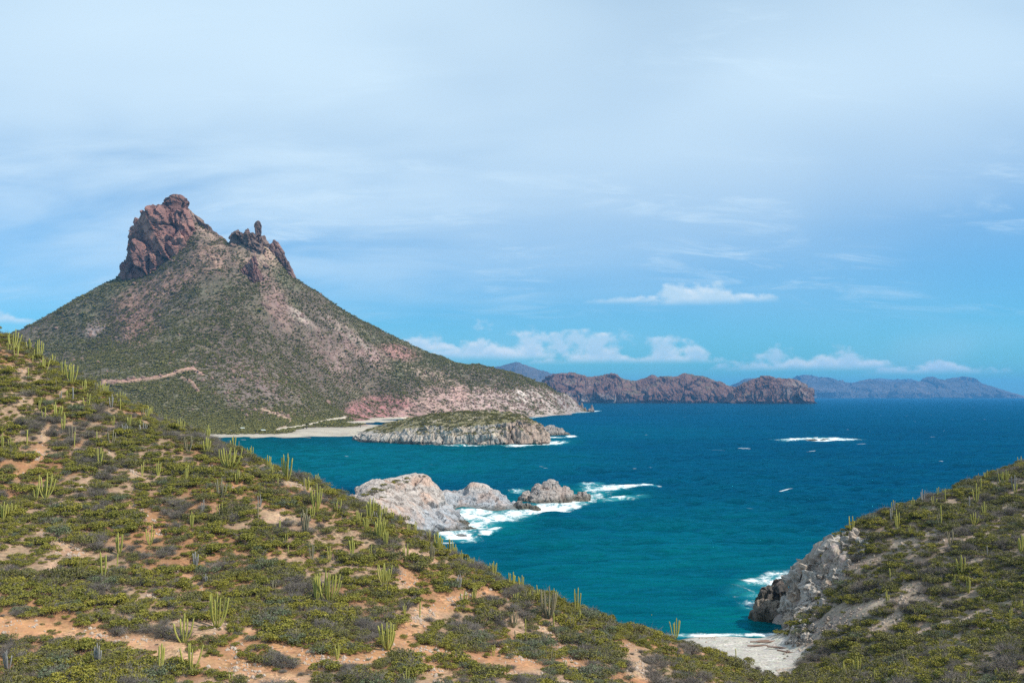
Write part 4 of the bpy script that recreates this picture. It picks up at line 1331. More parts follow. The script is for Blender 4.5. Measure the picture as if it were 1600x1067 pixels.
seen = hill_seen(bp, 1.4)
near_ridge = hill_seen(bp, 6.0)
bp, dn, slope, seen, br = bp[near_ridge], dn[near_ridge], slope[near_ridge], seen[near_ridge], br[near_ridge]
nb = len(bp)
kn = fbm(bp / np.array((6.0, 6.0, 1e9)), 2, 0.5, 411) + RNG.normal(size=nb) * 0.28
pu, pv = proj(bp)
gully = ell(pu, pv, 900, 1040, 170, 60, 0.5, 25)
kidx = np.where(kn > 0.44, 3, np.where(kn > 0.13, 1, 0))
kidx = np.where((kidx == 0) & (RNG.uniform(size=nb) < 0.08 + 0.5 * gully), 2, kidx)
kidx = np.where((bp[:, 0] > 30) & (RNG.uniform(size=nb) < 0.30) & (kidx == 0), 1, kidx)
siz = np.exp(RNG.normal(-0.13, 0.42, nb)) * (1 + 0.35 * dn)
siz = np.clip(siz * (1 - 0.55 * br), 0.25, 1.9)
siz = np.where(kidx == 2, siz * 0.95, siz)
hgt_ = siz * RNG.uniform(0.75, 1.15, nb)
var = RNG.integers(0, 5, nb)
rz = RNG.uniform(0, 6.283, nb)
score = np.where(seen & (pu > 0) & (pu < 1600) & (pv < 1062) & (pv > 500), siz / bp[:, 1], 0)
pick = np.argsort(-score)[:300]
single = np.zeros(nb, bool)
single[pick] = True
protos = [joined(*SHRUB[k][i], 'shrub_mesh') for k in KIND for i in range(5)]
rest = ~single
scatter('scrub', protos, bp[rest] - np.array((0, 0, 0.05)), rz[rest], np.c_[siz, siz, hgt_][rest], (kidx * 5 + var)[rest], 'dense low olive and grey scrub over the near hillsides')

WORDS = {0: ('olive green', 'leafy shrub'), 1: ('dark green', 'twiggy shrub'), 2: ('grey green', 'feathery shrub'), 3: ('leafless grey', 'shrub')}
ORD = 'leftmost second third fourth fifth sixth seventh eighth ninth tenth eleventh twelfth thirteenth fourteenth fifteenth sixteenth seventeenth eighteenth nineteenth twentieth'.split()
SKY_U = np.array((0, 60, 130, 200, 300, 400, 500, 570, 640, 700, 800, 900, 1000, 1060, 1120, 1180, 1250, 1290, 1345, 1400, 1500, 1600))
SKY_Vv = np.array((524, 554, 593, 629, 672, 716, 766, 797, 830, 865, 911, 955, 989, 1001, 1028, 1060, 872, 842, 814, 789, 756, 722))


def zone(u, v, x):
    """where on the near hills, in words"""
    dv = v - np.interp(u, SKY_U, SKY_Vv)
    if x < 30:
        if dv < 16:
            for lim, wds in ((70, 'on the skyline at the left edge'), (180, 'on the skyline below the mountain road'), (310, 'on the skyline left of the far beach'), (430, 'on the skyline below the far beach'),
                             (555, 'on the skyline before the bay'), (660, 'on the skyline before the pale headland'), (780, 'on the skyline beside the surf'), (930, 'on the skyline before open sea'), (9999, 'on the skyline above the cove')):
                if u < lim:
                    return wds
        row = 'under the skyline' if dv < 60 else ('high up' if v < 780 else ('halfway up' if v < 900 else ('above the trails' if v < 985 else 'by the bottom edge')))
        col_ = 'left edge' if u < 110 else ('left part' if u < 260 else ('left middle' if u < 430 else ('middle' if u < 620 else ('right middle' if u < 800 else 'seaward end'))))
        return row + ', ' + col_ + ' of left hillside'
    row = 'on the skyline' if dv < 16 else ('high up' if v < 850 else ('halfway up' if v < 950 else 'low down'))
    return row + ', ' + ('cliff side' if u < 1400 else ('middle' if u < 1510 else 'outer edge')) + ' of right hillside'


WAIT = []          # (object, label without its place among look-alikes, u)


def settle_labels():
    by = {}
    for o, lab, u in WAIT:
        by.setdefault(lab, []).append((u, o))
    for lab, mem in by.items():
        mem.sort(key=lambda q: q[0])
        for k, (u, o) in enumerate(mem):
            if len(mem) == 1:
                o['label'] = lab
            elif k == len(mem) - 1:
                o['label'] = 'rightmost ' + lab
            elif k == 0:
                o['label'] = 'leftmost ' + lab
            else:
                o['label'] = ORD[min(k, 19)] + ' from left, ' + lab
            while len(o['label'].split()) > 16:
                o['label'] = o['label'].replace(' the ', ' ', 1)


for i in pick:
    k = int(kidx[i])
    sz = 'broad' if siz[i] > 1.35 else ('medium' if siz[i] > 1.1 else 'small')
    e = obj('shrub', None, loc=(bp[i, 0], bp[i, 1], bp[i, 2] - 0.05), cat='shrub', group='shrubs on the near hillsides')
    e.rotation_euler = (0, 0, rz[i])
    e.scale = (siz[i], siz[i], hgt_[i])
    e.empty_display_size = 0.2
    WAIT.append((e, '%s %s %s %s' % (sz, WORDS[k][0], WORDS[k][1].split()[1] if k != 3 else 'shrub', zone(pu[i], pv[i], bp[i, 0])), pu[i]))
    fm_, tm_ = SHRUB[KIND[k]][var[i]]
    obj('foliage', fm_, e)
    obj('branches', tm_, e)


# loose stones on the bare soil
def stone_mesh(seed):
    rng = np.random.default_rng(seed)
    v = np.array([(x, y, z) for x in (-1, 1) for y in (-1, 1) for z in (-1, 1)] + [(1.3, 0, 0), (-1.3, 0, 0), (0, 1.3, 0), (0, -1.3, 0), (0, 0, 1.3), (0, 0, -1.3)], float)
    v[:8] *= 0.62
    v *= rng.uniform(0.7, 1.25, v.shape)
    f = []
    for ax, a6 in ((0, (8, 9)), (1, (10, 11)), (2, (12, 13))):
        for s_, c_ in ((1, a6[0]), (-1, a6[1])):
            idx = [i for i in range(8) if (i >> (2 - ax)) & 1 == (1 if s_ == 1 else 0)]
            ring = [idx[0], idx[1], idx[3], idx[2]]
            for q in range(4):
                f.append((ring[q], ring[(q + 1) % 4], c_))
    return make_mesh('stone', v, np.array(f), M['stone'], smooth=False)


STONES = [stone_mesh(500 + i) for i in range(5)]
ns = 170000
SXp = RNG.uniform(-125, 125, ns)
SYp = RNG.uniform(80, 215, ns)
o_ = (np.abs(SXp) < 0.56 * SYp + 4)
SXp, SYp = SXp[o_], SYp[o_]
bb = bare(SXp, SYp)
zz = hz_at(SXp, SYp)
cl = fbm(np.c_[SXp, SYp, 0 * SXp] / 4.0, 2, 0.5, 421)
o_ = (RNG.uniform(size=len(SXp)) < bb * np.clip(0.5 + 1.7 * cl, 0.06, 1)) & (zz > 0.6)
spt = np.c_[SXp, SYp, zz][o_]
scatter('stones', STONES, spt, RNG.uniform(0, 6.28, len(spt)), np.clip(np.exp(RNG.normal(-2.45, 0.48, len(spt))), 0.03, 0.26), RNG.integers(0, 5, len(spt)), 'loose pale stones strewn over the bare soil')
# ------------------------------------------------------------------ organ pipe cacti, one by one
CACTI = """20,546,26,6,26,g 45,551,17,5,12,g 61,558,24,5,13,g 51,567,8,1,0,g 69,581,19,5,16,g 82,570,14,4,8,g 44,593,12,1,0,g 98,588,20,6,11,g 111,601,27,8,18,g 87,608,10,3,9,d 131,610,11,4,8,g
156,599,12,4,8,g 165,619,17,6,13,g 150,613,12,4,8,d 104,627,12,2,6,g 135,640,20,3,12,g 89,657,22,5,17,g 99,675,23,3,8,g 42,696,18,1,0,g 116,700,18,1,0,g 4,700,18,3,6,g 16,701,12,3,8,g 151,694,14,1,0,g
202,670,16,5,10,g 218,672,12,3,7,g 195,683,16,4,9,x 237,649,12,3,6,g 259,665,12,4,7,g 283,661,16,5,12,g 325,680,20,5,9,g 294,707,20,6,16,d 323,709,20,6,13,g 364,702,18,6,10,g 359,733,28,12,38,g 370,757,18,4,8,g
392,708,16,4,14,g 419,721,14,5,10,g 448,752,36,8,20,g 247,745,18,3,8,g 292,753,22,2,6,g 155,729,24,3,9,g 70,779,32,7,30,g 56,784,20,4,8,g 345,779,24,7,20,d 494,799,36,9,22,g 481,767,16,5,9,g 496,757,16,5,8,g
5,813,24,4,8,g 18,811,20,4,12,g 234,853,22,4,17,g 186,868,28,5,15,g 161,907,36,3,19,g 183,891,18,1,0,g 300,824,20,3,9,g 403,813,20,1,0,d 437,831,14,2,5,g 477,835,34,8,14,d 306,887,20,5,12,x 322,913,12,3,7,x
339,981,48,8,34,g 286,1004,36,5,33,g 298,1049,38,5,34,g 251,1054,38,3,10,g 153,1040,28,5,15,x 496,945,40,6,16,g 360,1069,14,2,12,g 12,1048,25,5,16,x 577,814,28,6,13,g 582,789,20,6,16,g 560,821,18,5,9,g
572,829,18,6,10,g 593,845,32,8,18,g 603,853,20,5,10,g 600,811,16,5,14,g 512,943,42,14,46,g 600,915,26,10,24,g 515,878,18,3,11,g 550,872,24,3,9,g 579,874,18,2,6,g 606,1015,36,9,27,g 527,1032,20,4,9,g
656,965,18,1,0,g 632,963,14,3,6,g 740,943,18,3,7,g 685,865,28,7,15,g 675,877,24,5,10,d 704,867,22,5,11,g 711,874,18,4,8,g 721,874,14,3,7,g 670,846,14,4,8,g 735,888,14,5,12,g 770,901,20,6,15,g 800,904,18,6,14,g
814,920,18,4,11,g 828,946,18,2,5,g 857,967,40,12,30,d 838,940,20,5,10,g 866,932,16,5,13,g 902,958,32,4,13,g 802,981,22,5,16,d 635,1068,16,3,12,g 974,969,18,4,10,x 828,913,8,1,0,g 1007,973,9,1,0,g 1019,986,19,5,11,g
1055,999,28,6,16,g 1150,1032,13,1,0,g 594,814,22,4,9,g 612,806,14,5,9,g 626,818,12,4,7,g 648,828,14,4,8,g 638,836,14,3,6,g 882,938,10,3,7,g
1594,721,10,3,8,g 1541,749,10,4,8,g 1570,757,18,5,14,g 1525,787,26,3,11,g 1476,763,9,4,9,g 1586,772,12,4,8,g 1427,793,11,4,9,g 1460,790,10,5,12,g 1471,826,28,1,0,g 1402,830,26,5,8,g 1421,840,14,2,6,g 1522,821,16,5,16,g
1486,855,22,4,9,d 1596,866,24,4,10,g 1502,900,26,4,16,g 1513,928,20,3,8,g 1391,912,18,1,0,g 1387,947,18,3,5,g 1579,969,16,3,9,g 1598,957,14,3,6,g 1419,1042,10,2,5,g 1339,1052,22,5,12,g 1319,1056,18,3,6,g
1366,1068,16,4,12,g 1513,1068,16,3,9,g 1557,1061,12,2,5,g 1527,973,14,2,5,g 1490,918,14,2,6,g"""
rngx = np.random.default_rng(55)
extra = []
while len(extra) < 75:
    u_ = rngx.uniform(5, 1000) if len(extra) < 58 else rngx.uniform(1330, 1595)
    sky_ = np.interp(u_, SKY_U, SKY_Vv)
    v_ = sky_ + 4 + abs(rngx.normal()) * (70 if u_ < 1100 else 60)
    if v_ > 1050:
        continue
    a_ = int(rngx.choice((1, 2, 3, 4, 5), p=(0.25, 0.25, 0.22, 0.16, 0.12)))
    extra.append('%.0f,%.0f,%.0f,%d,%.0f,%s' % (u_, v_, rngx.uniform(10, 19), a_, 3.0 * a_, rngx.choice(('g', 'g', 'g', 'd', 'x'))))
CACTI = CACTI + ' ' + ' '.join(extra)


def stem_mesh(pts, r, seg=7, ribs=7):
    """ribbed, round tipped column along a smooth line; pts: control points"""
    p = np.array(pts, float)
    tt = np.linspace(0, 1, len(p))
    ts = np.r_[np.linspace(0, 0.94, seg), 0.975, 1.0]
    c = np.stack([np.interp(ts, tt, p[:, i]) for i in range(3)], -1)
    for _ in range(2):
        c[1:-3] = (c[:-4] + 2 * c[1:-3] + c[2:-2]) / 4
    rad = r * np.r_[np.linspace(0.78, 1.0, seg - 3), 0.99, 0.95, 0.86, 0.55, 0.08]
    n = ribs * 2
    th = np.arange(n) / n * 2 * np.pi
    rib = np.where(np.arange(n) % 2 == 0, 1.0, 0.80)
    d_ = np.gradient(c, axis=0)
    d_ /= np.linalg.norm(d_, axis=1, keepdims=True)
    V = []
    for i in range(len(c)):
        x = np.cross(d_[i], (0.13, 0.99, 0.02))
        x /= np.linalg.norm(x)
        y = np.cross(d_[i], x)
        V.append(c[i] + rad[i] * rib[:, None] * (np.cos(th)[:, None] * x + np.sin(th)[:, None] * y))
    return np.concatenate(V), grid_faces(len(c), n, True)[:, ::-1]


def cactus_stems(h, wid, arms, rng):
    """arms as lists of control points: curving out from the foot, then rising"""
    out = []
    if arms == 1:
        return [[(0, 0, -0.15), (0.01, 0, h * 0.5), (rng.normal() * 0.04, 0.0, h)]]
    for i in range(arms):
        f = (i + 0.5) / arms * 2 - 1
        f = f * 0.9 + rng.normal() * 0.08
        x = f * wid * 0.5
        y = math.sqrt(max(0.0, 1 - f * f)) * wid * 0.40 * (1 if rng.uniform() < 0.5 else -1) * rng.uniform(0.3, 1)
        hh = h * (rng.uniform(0.68, 1.0) if i != arms // 2 else 1.0) * (1 - 0.10 * abs(f))
        z0 = rng.uniform(-0.1, 0.12) * h
        out.append([(x * 0.10, y * 0.10, -0.15), (x * 0.48, y * 0.48, z0 * 0.3 + 0.10 * h), (x * 0.80, y * 0.80, 0.32 * h), (x * 0.94, y * 0.94, 0.62 * h), (x * 1.0 + rng.normal() * 0.02 * h, y, hh)])
    return out


NUM = {1: 'single stemmed', 2: 'two armed', 3: 'three armed', 4: 'four armed', 5: 'five armed', 6: 'six armed', 7: 'seven armed', 8: 'eight armed', 9: 'nine armed', 10: 'ten armed', 12: 'twelve armed', 14: 'fourteen armed'}
TONE = {'g': 'yellow green', 'd': 'dry tan', 'x': 'grey dead'}
CMAT = {'g': 'cactus', 'd': 'cactus_dry', 'x': 'cactus_dead'}
for ci_, rec in enumerate(CACTI.split()):
    u, v, hp_, arms, wd, tone = rec.split(',')
    u, v, hp_, arms, wd = float(u), float(v), float(hp_), int(arms), float(wd)
    hit = None
    for dv in (0, 2, 4, 6, 9, 13):
        hit = hill_hit(u, min(v + dv, 1085))
        if hit:
            break
    if not hit:
        continue
    x, y, z = hit
    sc_ = y / F
    h = (hp_ + 3) * sc_ * 1.14
    wid = max(wd * 1.12, arms * 2.0) * sc_
    rng = np.random.default_rng(2000 + ci_)
    rad = np.clip(0.023 * h + 0.025, 0.05, 0.10) * (1.25 if arms == 1 else 1.0) * rng.uniform(0.9, 1.1)
    side = 'left hillside' if x < 30 else 'right hillside'
    size = 'tall' if h > 3.4 else ('small' if h < 1.9 else 'medium')
    lab = '%s %s %s cactus %s' % (size, TONE[tone], NUM[arms], zone(u, v, x))
    stems = [stem_mesh(s_, rad * rng.uniform(0.88, 1.1)) for s_ in cactus_stems(h, wid, arms, rng)]
    grp = 'organ pipe cacti on the near hillsides'
    if arms > 1 and hp_ >= 12:
        e = obj('cactus', None, loc=(x, y, z), cat='cactus', group=grp)
        e.empty_display_size = 0.3
        for sv, sf in stems:
            obj('stem', make_mesh('stem', sv, sf, M[CMAT[tone]]), e)
    else:
        off = 0
        vs, fs = [], []
        for sv, sf in stems:
            vs.append(sv)
            fs.append(sf + off)
            off += len(sv)
        e = obj('cactus', make_mesh('cactus', np.concatenate(vs), np.concatenate(fs), M[CMAT[tone]]), loc=(x, y, z), cat='cactus', group=grp)
    WAIT.append((e, lab, u))

# ------------------------------------------------------------------ scrub and boulders on the mountain, scrub on island and headland
FAR = []
for i in range(6):
    rng = np.random.default_rng(3000 + i)
    fv, ff = foliage_mesh(60, 1.0, 0.9, 0.30, rng, lobes=5, hollow=0.7)
    FAR.append(make_mesh('far_shrub', fv, ff, M['far_leaf'], smooth=False))
nm_ = 240000
fx, fy = RNG.uniform(mx[0], mx[-1], nm_ * 2), RNG.uniform(1100, 2900, nm_ * 2)
ii = np.clip(((fx - mx[0]) / MS).astype(int), 0, len(mx) - 1)
jj = np.clip(((fy - my[0]) / MS).astype(int), 0, len(my) - 1)
fp = np.c_[fx, fy, MV2[jj, ii, 2]]
fp[:, :2] = MV2[jj, ii, :2] + RNG.uniform(-1.5, 1.5, (len(fp), 2))
vg = mveg[jj, ii]
fn = MN[jj, ii]
facing = (fn * (np.array((0, 0, CAMZ)) - fp)).sum(1) > -12
cy = np.interp(800 + F * fp[:, 0] / fp[:, 1], [-300, 190, 460, 560, 700, 900], [2120, 2160, 2220, 2390, 2600, 2960])
dn = fbm(fp / 45.0, 4, 0.6, 431)
fu_, fv_ = proj(fp)
green = np.maximum.reduce([ell(fu_, fv_, 400, 640, 130, 24, 0.6, 5), ell(fu_, fv_, 640, 575, 130, 16, 0.6, 25), ell(fu_, fv_, 830, 600, 70, 14, 0.5, 12), 0.7 * ell(fu_, fv_, 470, 450, 30, 45, 0.6, -35)])
low = 1 - sstep(fp[:, 2], 30, 240)
pr = vg * np.clip(0.80 + 1.3 * dn + 0.30 * green + 0.10 * low, 0.18, 1) * (fp[:, 2] > np.interp(fu_, [430, 480], [1.8, 3.6])) * facing * (fy < cy - 20)
pr = np.where(fp[:, 0] < -0.56 * fp[:, 1] - 10, 0, pr)
o_ = RNG.uniform(size=len(fp)) < pr
fp = fp[o_]
fs_ = np.exp(RNG.normal(0.62, 0.34, len(fp)))
scatter('mountain_scrub', FAR, fp, RNG.uniform(0, 6.28, len(fp)), np.c_[fs_, fs_, fs_ * 0.8], RNG.integers(0, 6, len(fp)), 'dark green desert scrub dotting the slopes of the mountain')
# pale and red rocks among it
o_ = RNG.uniform(size=len(fx)) < np.clip((1 - vg) * 0.34 + 0.01, 0, 0.20) * (MV2[jj, ii, 2] > 12) * facing * (fy < cy - 20) * (fx > -0.56 * fy - 10) * np.clip(0.5 - dn, 0.05, 1)
rk = np.c_[MV2[jj, ii, :2] + RNG.uniform(-1.5, 1.5, (len(fx), 2)), MV2[jj, ii, 2]][o_]
M['boulder'] = leaf_mat('red_boulder', (0.225, 0.135, 0.105), (0.19, 0.115, 0.092), (0.26, 0.18, 0.14), 0.9)
BST = []
for i in range(5):
    me = STONES[i].copy()
    me.materials.clear()
    me.materials.append(M['boulder'])
    BST.append(me)
scatter('mountain_stones', BST, rk, RNG.uniform(0, 6.28, len(rk)), np.exp(RNG.normal(0.30, 0.42, len(rk))), RNG.integers(0, 5, len(rk)), 'red brown rubble strewn over the mountain slopes')


def mtn_hit(u, v):
    Y = np.arange(1100, 2400, 2.0)
    t_ = (533.5 - v) / F
    k = Y / (CS - t_ * SN)
    x = (u - 800) / F * k
    z = CAMZ + (SN + t_ * CS) * k
    i = np.clip(((x - mx[0]) / MS).astype(int), 0, len(mx) - 1)
    j = np.clip(((Y - my[0]) / MS).astype(int), 0, len(my) - 1)
    w_ = np.where(z < MV2[j, i, 2])[0]
    return None if len(w_) == 0 else (float(x[w_[0]]), float(Y[w_[0]]), float(MV2[j[w_[0]], i[w_[0]], 2]))


def boulder_mesh(seed):
    rng = np.random.default_rng(seed)
    nth, nz = 14, 9
    ph = np.linspace(0.02, np.pi - 0.02, nz)[:, None]
    th = np.linspace(0, 2 * np.pi, nth, endpoint=False)[None]
    V = np.stack([np.sin(ph) * np.cos(th), np.sin(ph) * np.sin(th), np.cos(ph) + 0 * th], -1)
    cr, idv = worley(V * 1.1 + seed, seed)
    V = V * (0.8 + 0.45 * (idv - 0.5) + 0.3 * fbm(V * 1.7 + seed, 3, 0.5, seed) - 0.18 * (1 - sstep(cr, 0, 0.2)))[..., None]
    return make_mesh('boulder', V.reshape(-1, 3), grid_faces(nz, nth, True)[:, ::-1], M['boulder'])


BM = [boulder_mesh(600 + i) for i in range(5)]
rngb = np.random.default_rng(77)
bl = [(88, 515, 5.5), (115, 564, 5), (128, 562, 4.6), (153, 566, 3.6), (300, 535, 2.6), (265, 568, 3), (355, 470, 3.6), (340, 478, 2.2), (460, 600, 2.6), (545, 598, 3), (100, 492, 4), (155, 508, 3), (181, 529, 4.5), (183, 534, 3.6), (250, 520, 3), (143, 512, 5)]
for c_u, c_v, n_, ru, rv in ((207, 512, 26, 14, 17), (222, 490, 20, 22, 14), (248, 455, 16, 34, 12), (290, 412, 16, 26, 12), (200, 525, 12, 9, 10), (330, 400, 8, 14, 10)):
    for _ in range(n_):
        bl.append((c_u + rngb.normal() * ru * 0.6, c_v + rngb.normal() * rv * 0.6, 1.6 + abs(rngb.normal()) * 1.3))
for k, (u, v, rpx) in enumerate(bl):
    h = mtn_hit(u, v)
    if h is None:
        continue
    s = rpx * h[1] / F * 0.95
    o = obj('boulder', BM[k % 5], mountain, loc=(h[0], h[1], h[2] + 0.1 * s))
    o.scale = (s, s, s * rngb.uniform(0.6, 0.85))
    o.rotation_euler = (0, 0, rngb.uniform(0, 6.28))

# island top
j_, i_ = np.where(IVEG > 0.25)
sel = RNG.choice(len(j_), 9000)
ip_ = IV[j_[sel], i_[sel]] + np.c_[RNG.uniform(-0.6, 0.6, (9000, 2)), np.full(9000, -0.1)]
o_ = (RNG.uniform(size=9000) < 0.15 + IVEG[j_[sel], i_[sel]] * np.clip(0.6 + 1.6 * fbm(ip_ / 9.0, 3, 0.6, 441), 0, 1))
ip_ = ip_[o_]
s_ = np.exp(RNG.normal(-0.12, 0.30, len(ip_)))
scatter('island_scrub', [joined(*SHRUB[k][i], 'island_shrub') for k in ('olive', 'dark') for i in range(3)], ip_, RNG.uniform(0, 6.28, len(ip_)), np.c_[s_, s_, s_ * 0.85] * 1.15, RNG.integers(0, 6, len(ip_)), 'green scrub on the top of the rocky island')
# headland shrubs, a few clumps one by one
hu, hv_ = proj(HEADV)
for k, (u, v, s, kd) in enumerate(((642, 746.5, 1.5, 'dark'), (635, 747.5, 1.4, 'olive'), (628, 750, 1.5, 'dark'), (662, 743.5, 1.0, 'olive'), (634, 753, 1.2, 'olive'), (620, 752, 1.6, 'dark'), (613, 755, 1.7, 'olive'), (606, 757, 1.6, 'dark'), (600, 759, 1.6, 'olive'),
                                   (592, 763, 1.7, 'dark'), (610, 760, 1.3, 'olive'), (585, 766, 1.6, 'olive'), (578, 771, 1.7, 'dark'), (571, 774, 1.7, 'olive'), (596, 766, 1.3, 'olive'), (588, 770, 1.2, 'dark'), (604, 763, 1.1, 'dark'), (598, 777, 1.2, 'dark'), (622, 757, 0.9, 'olive'))):
    dd = np.hypot(hu - u, hv_ - v) + 1e6 * (normals_grid(HEADV)[..., 2] < 0.2) + 0.02 * HEADV[..., 1]
    q = HEADV[np.unravel_index(np.argmin(dd), dd.shape)]
    e = obj('shrub', None, loc=(q[0], q[1], q[2] - 0.1), cat='shrub', group='shrubs on the pale headland')
    WAIT.append((e, '%s shrub on the %s of the pale headland' % ('olive green' if kd == 'olive' else 'dark green', 'summit' if u > 618 else 'green landward shoulder'), u))
    e.rotation_euler = (0, 0, k * 1.7)
    e.scale = (s, s, s * 0.8)
    obj('foliage', SHRUB[kd][k % 5][0], e)
    obj('branches', SHRUB[kd][k % 5][1], e)

settle_labels()

# ------------------------------------------------------------------ small things on the far beach
paint = {}
for nm, cl_, ro in (('white_paint', (0.75, 0.76, 0.76), 0.35), ('dark_paint', (0.03, 0.04, 0.06), 0.3), ('car_glass', (0.02, 0.025, 0.03), 0.1), ('tyre_rubber', (0.02, 0.02, 0.02), 0.8), ('canvas', (0.62, 0.68, 0.66), 0.8), ('bark', (0.12, 0.09, 0.07), 0.9), ('drift_wood', (0.24, 0.155, 0.12), 0.9)):
    m, t, b = principled(nm, ro, 0.4)
    co = t.n('ShaderNodeTexCoord').outputs['Object']
    t.set(b.inputs['Base Color'], t.mix(t.m('MULTIPLY', t.noise(co, 2.0, 4, 0.6), 0.4), cl_, tuple(c_ * 0.6 for c_ in cl_)))
    paint[nm] = m


def prism(name, prof, y0, y1, mat, parent, inset=0.0):
    """side profile (x, z) swept across the width, the top pulled in"""
    n_ = len(prof)
    zt = max(p_[1] for p_ in prof)
    zb = min(p_[1] for p_ in prof)
    vs = []
    for y in (y0, y1):
        for x, z in prof:
            k = (z - zb) / max(zt - zb, 1e-6)
            vs.append((x, y * (1 - inset * k), z))
    me = bpy.data.meshes.new(name)
    fs = [tuple(range(n_))[::-1], tuple(range(n_, 2 * n_))] + [(i, (i + 1) % n_, n_ + (i + 1) % n_, n_ + i) for i in range(n_)]
    me.from_pydata(vs, [], fs)
    me.materials.append(mat)
    return obj(name, me, parent)


def car(x, y, z, rot, mat, label):
    e = obj('car', None, loc=(x, y, z), label=label, cat='car', group='cars parked by the far beach')
    e.rotation_euler = (0, 0, rot)
    prism('body', [(-2.2, 0.35), (2.2, 0.35), (2.25, 0.75), (2.0, 0.95), (1.0, 1.05), (-2.1, 1.08), (-2.25, 0.8)], -0.88, 0.88, mat, e, 0.06)
    prism('cabin', [(-1.95, 1.07), (1.0, 1.05), (0.45, 1.62), (-1.55, 1.66)], -0.82, 0.82, paint['car_glass'], e, 0.18)
    prism('roof', [(-1.6, 1.64), (0.5, 1.62), (0.3, 1.70), (-1.4, 1.72)], -0.69, 0.69, mat, e, 0.05)
    for wx in (-1.4, 1.4):
        for wy in (-0.86, 0.70):
            an = np.linspace(0, 2 * np.pi, 12, endpoint=False)
            prism('wheel', [(wx + 0.34 * math.cos(a_), 0.34 + 0.34 * math.sin(a_)) for a_ in an], wy, wy + 0.16, paint['tyre_rubber'], e)


def beach_at(u, v):
    return mtn_hit(u, v)


for u, v, ro, mt, lab in ((340, 674.5, 0.1, 'dark_paint', 'dark car parked nearest the hillside on the far beach'), (361, 674, 0.05, 'white_paint', 'white car parked between dark cars on the far beach'), (355.5, 674.2, 0.2, 'dark_paint', 'dark car parked beside a white car on the far beach')):
    h = beach_at(u, v)
    if h:
        car(*h, ro, paint[mt], lab)
for u, v, wd, lab in ((379, 671.5, 5.0, 'small pale canvas shelter behind the far beach'), (408, 675, 10.0, 'long pale canvas shelter at the middle of the far beach')):
    h = beach_at(u, v)
    if not h:
        continue
    e = obj('shelter', None, loc=h, label=lab, cat='shelter', group='shelters on the far beach')
    prism('canopy', [(-wd / 2, 2.1), (wd / 2, 2.1), (wd / 2 - 0.6, 2.9), (-wd / 2 + 0.6, 2.9)], -1.8, 1.8, paint['canvas'], e, 0.5)
    for px_ in (-wd / 2 + 0.2, wd / 2 - 0.2):
        for py_ in (-1.6, 1.5):
            prism('post', [(px_, -0.2), (px_ + 0.12, -0.2), (px_ + 0.12, 2.1), (px_, 2.1)], py_, py_ + 0.12, paint['bark'], e)


def small_tree(h, s, k, label):
    e = obj('tree', None, loc=(h[0], h[1], h[2]), label=label, cat='tree', group='small trees behind the far beach')
    rng = np.random.default_rng(4000 + k)
    an = np.linspace(0, 2 * np.pi, 7, endpoint=False)
    zs = np.linspace(-0.2, 0.62, 5)
    V_ = np.stack([np.stack([0.06 * (1.2 - z) * np.cos(an) + 0.05 * math.sin(4 * z), 0.06 * (1.2 - z) * np.sin(an), 0 * an + z], -1) for z in zs])
    tr = obj('trunk', make_mesh('trunk', V_.reshape(-1, 3) * s, grid_faces(5, 7, True), paint['bark']), e)
    fv, ff = foliage_mesh(420, 0.42, 0.62, 0.05, rng, lobes=7)
    fv = fv + np.array((0, 0, 0.38))
    obj('crown', make_mesh('crown', fv * s, ff, M['leaf_dark'], smooth=False), e)


for k, (u, v, s, lab) in enumerate(((479, 670, 9, 'tallest of the small trees behind the far beach'), (492, 668.5, 7.5, 'slim tree right of the tallest one behind the far beach'), (514, 667.5, 6, 'round tree on the sand flat behind the far beach'),
                                    (470, 668, 5.5, 'low tree left of the tallest one behind the far beach'), (521, 667, 4.5, 'smallest tree on the sand flat by the island neck'), (499, 663, 5, 'small tree on the slope above the sand flat'), (563, 667.5, 7, 'lone thin tree behind the landward end of the island'))):
    h = beach_at(u, v)
    if h:
        small_tree(h, s, k, lab)

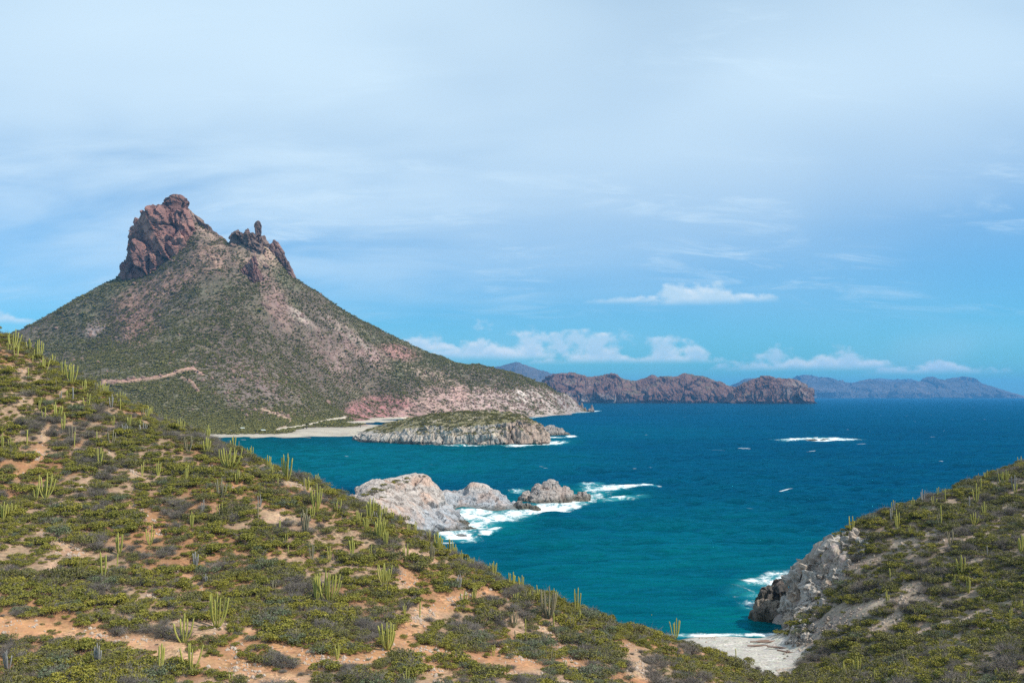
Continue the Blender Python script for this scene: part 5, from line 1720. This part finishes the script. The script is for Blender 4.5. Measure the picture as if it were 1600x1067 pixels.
# drift wood on the cove shingle
for k, (u, v, L_, an, lab) in enumerate(((1205, 1004, 7.5, 0.12, 'longest driftwood log on the cove shingle'), (1188, 1010, 4.5, -0.1, 'driftwood log left of the longest one on the cove shingle'), (1222, 1014, 5.0, -0.5, 'driftwood log nearest the cliff on the cove shingle'), (1196, 1002, 3.5, 0.3, 'short driftwood log nearest the water on the cove'), (1232, 1020, 4.0, -0.6, 'driftwood log at the foot of the right hillside'))):
    h = hill_hit(u, v)
    if not h:
        continue
    rng = np.random.default_rng(5000 + k)
    zz_ = np.linspace(-L_ / 2, L_ / 2, 12)
    an_ = np.linspace(0, 2 * np.pi, 8, endpoint=False)
    V_ = np.stack([np.stack([0 * an_ + q, 0.16 * np.cos(an_) * (1 - 0.5 * abs(q) / L_) + 0.18 * math.sin(q * 1.3 + k), 0.16 * np.sin(an_) * (1 - 0.5 * abs(q) / L_) + 0.12], -1) for q in zz_])
    o = obj('driftwood', make_mesh('driftwood', V_.reshape(-1, 3), grid_faces(12, 8, True), paint['drift_wood']), loc=h, label=lab, cat='driftwood', group='driftwood on the cove beach')
    o.rotation_euler = (0, 0, an)

# ------------------------------------------------------------------ air
zmin, zmax = 1e9, -1e9
for o in SC.objects:
    if o.type == 'MESH' and len(o.data.vertices) > 3000:
        co_ = np.empty(len(o.data.vertices) * 3, np.float32)
        o.data.vertices.foreach_get('co', co_)
        zmin, zmax = min(zmin, co_[2::3].min()), max(zmax, co_[2::3].max())
HX, HY0, HY1, HZ0, HZ1 = 24000, -600, 32000, zmin - 1.0, zmax + 6.0
hvs = [(x, y, z) for x in (-HX, HX) for y in (HY0, HY1) for z in (HZ0, HZ1)]
me = bpy.data.meshes.new('haze')
me.from_pydata(hvs, [], [(0, 1, 3, 2), (4, 6, 7, 5), (0, 4, 5, 1), (2, 3, 7, 6), (0, 2, 6, 4), (1, 5, 7, 3)])
m = bpy.data.materials.new('sea_air')
m.use_nodes = True
m.node_tree.nodes.clear()
t = NT(m.node_tree)
pvn = t.n('ShaderNodeVolumePrincipled')
pvn.inputs['Color'].default_value = (0.15, 0.50, 1.0, 1)
pvn.inputs['Density'].default_value = 3.8e-5
ou = t.n('ShaderNodeOutputMaterial')
m.node_tree.links.new(pvn.outputs[0], ou.inputs['Volume'])
me.materials.append(m)
obj('haze', me, kind='stuff', label='thin blue sea air over the whole bay')
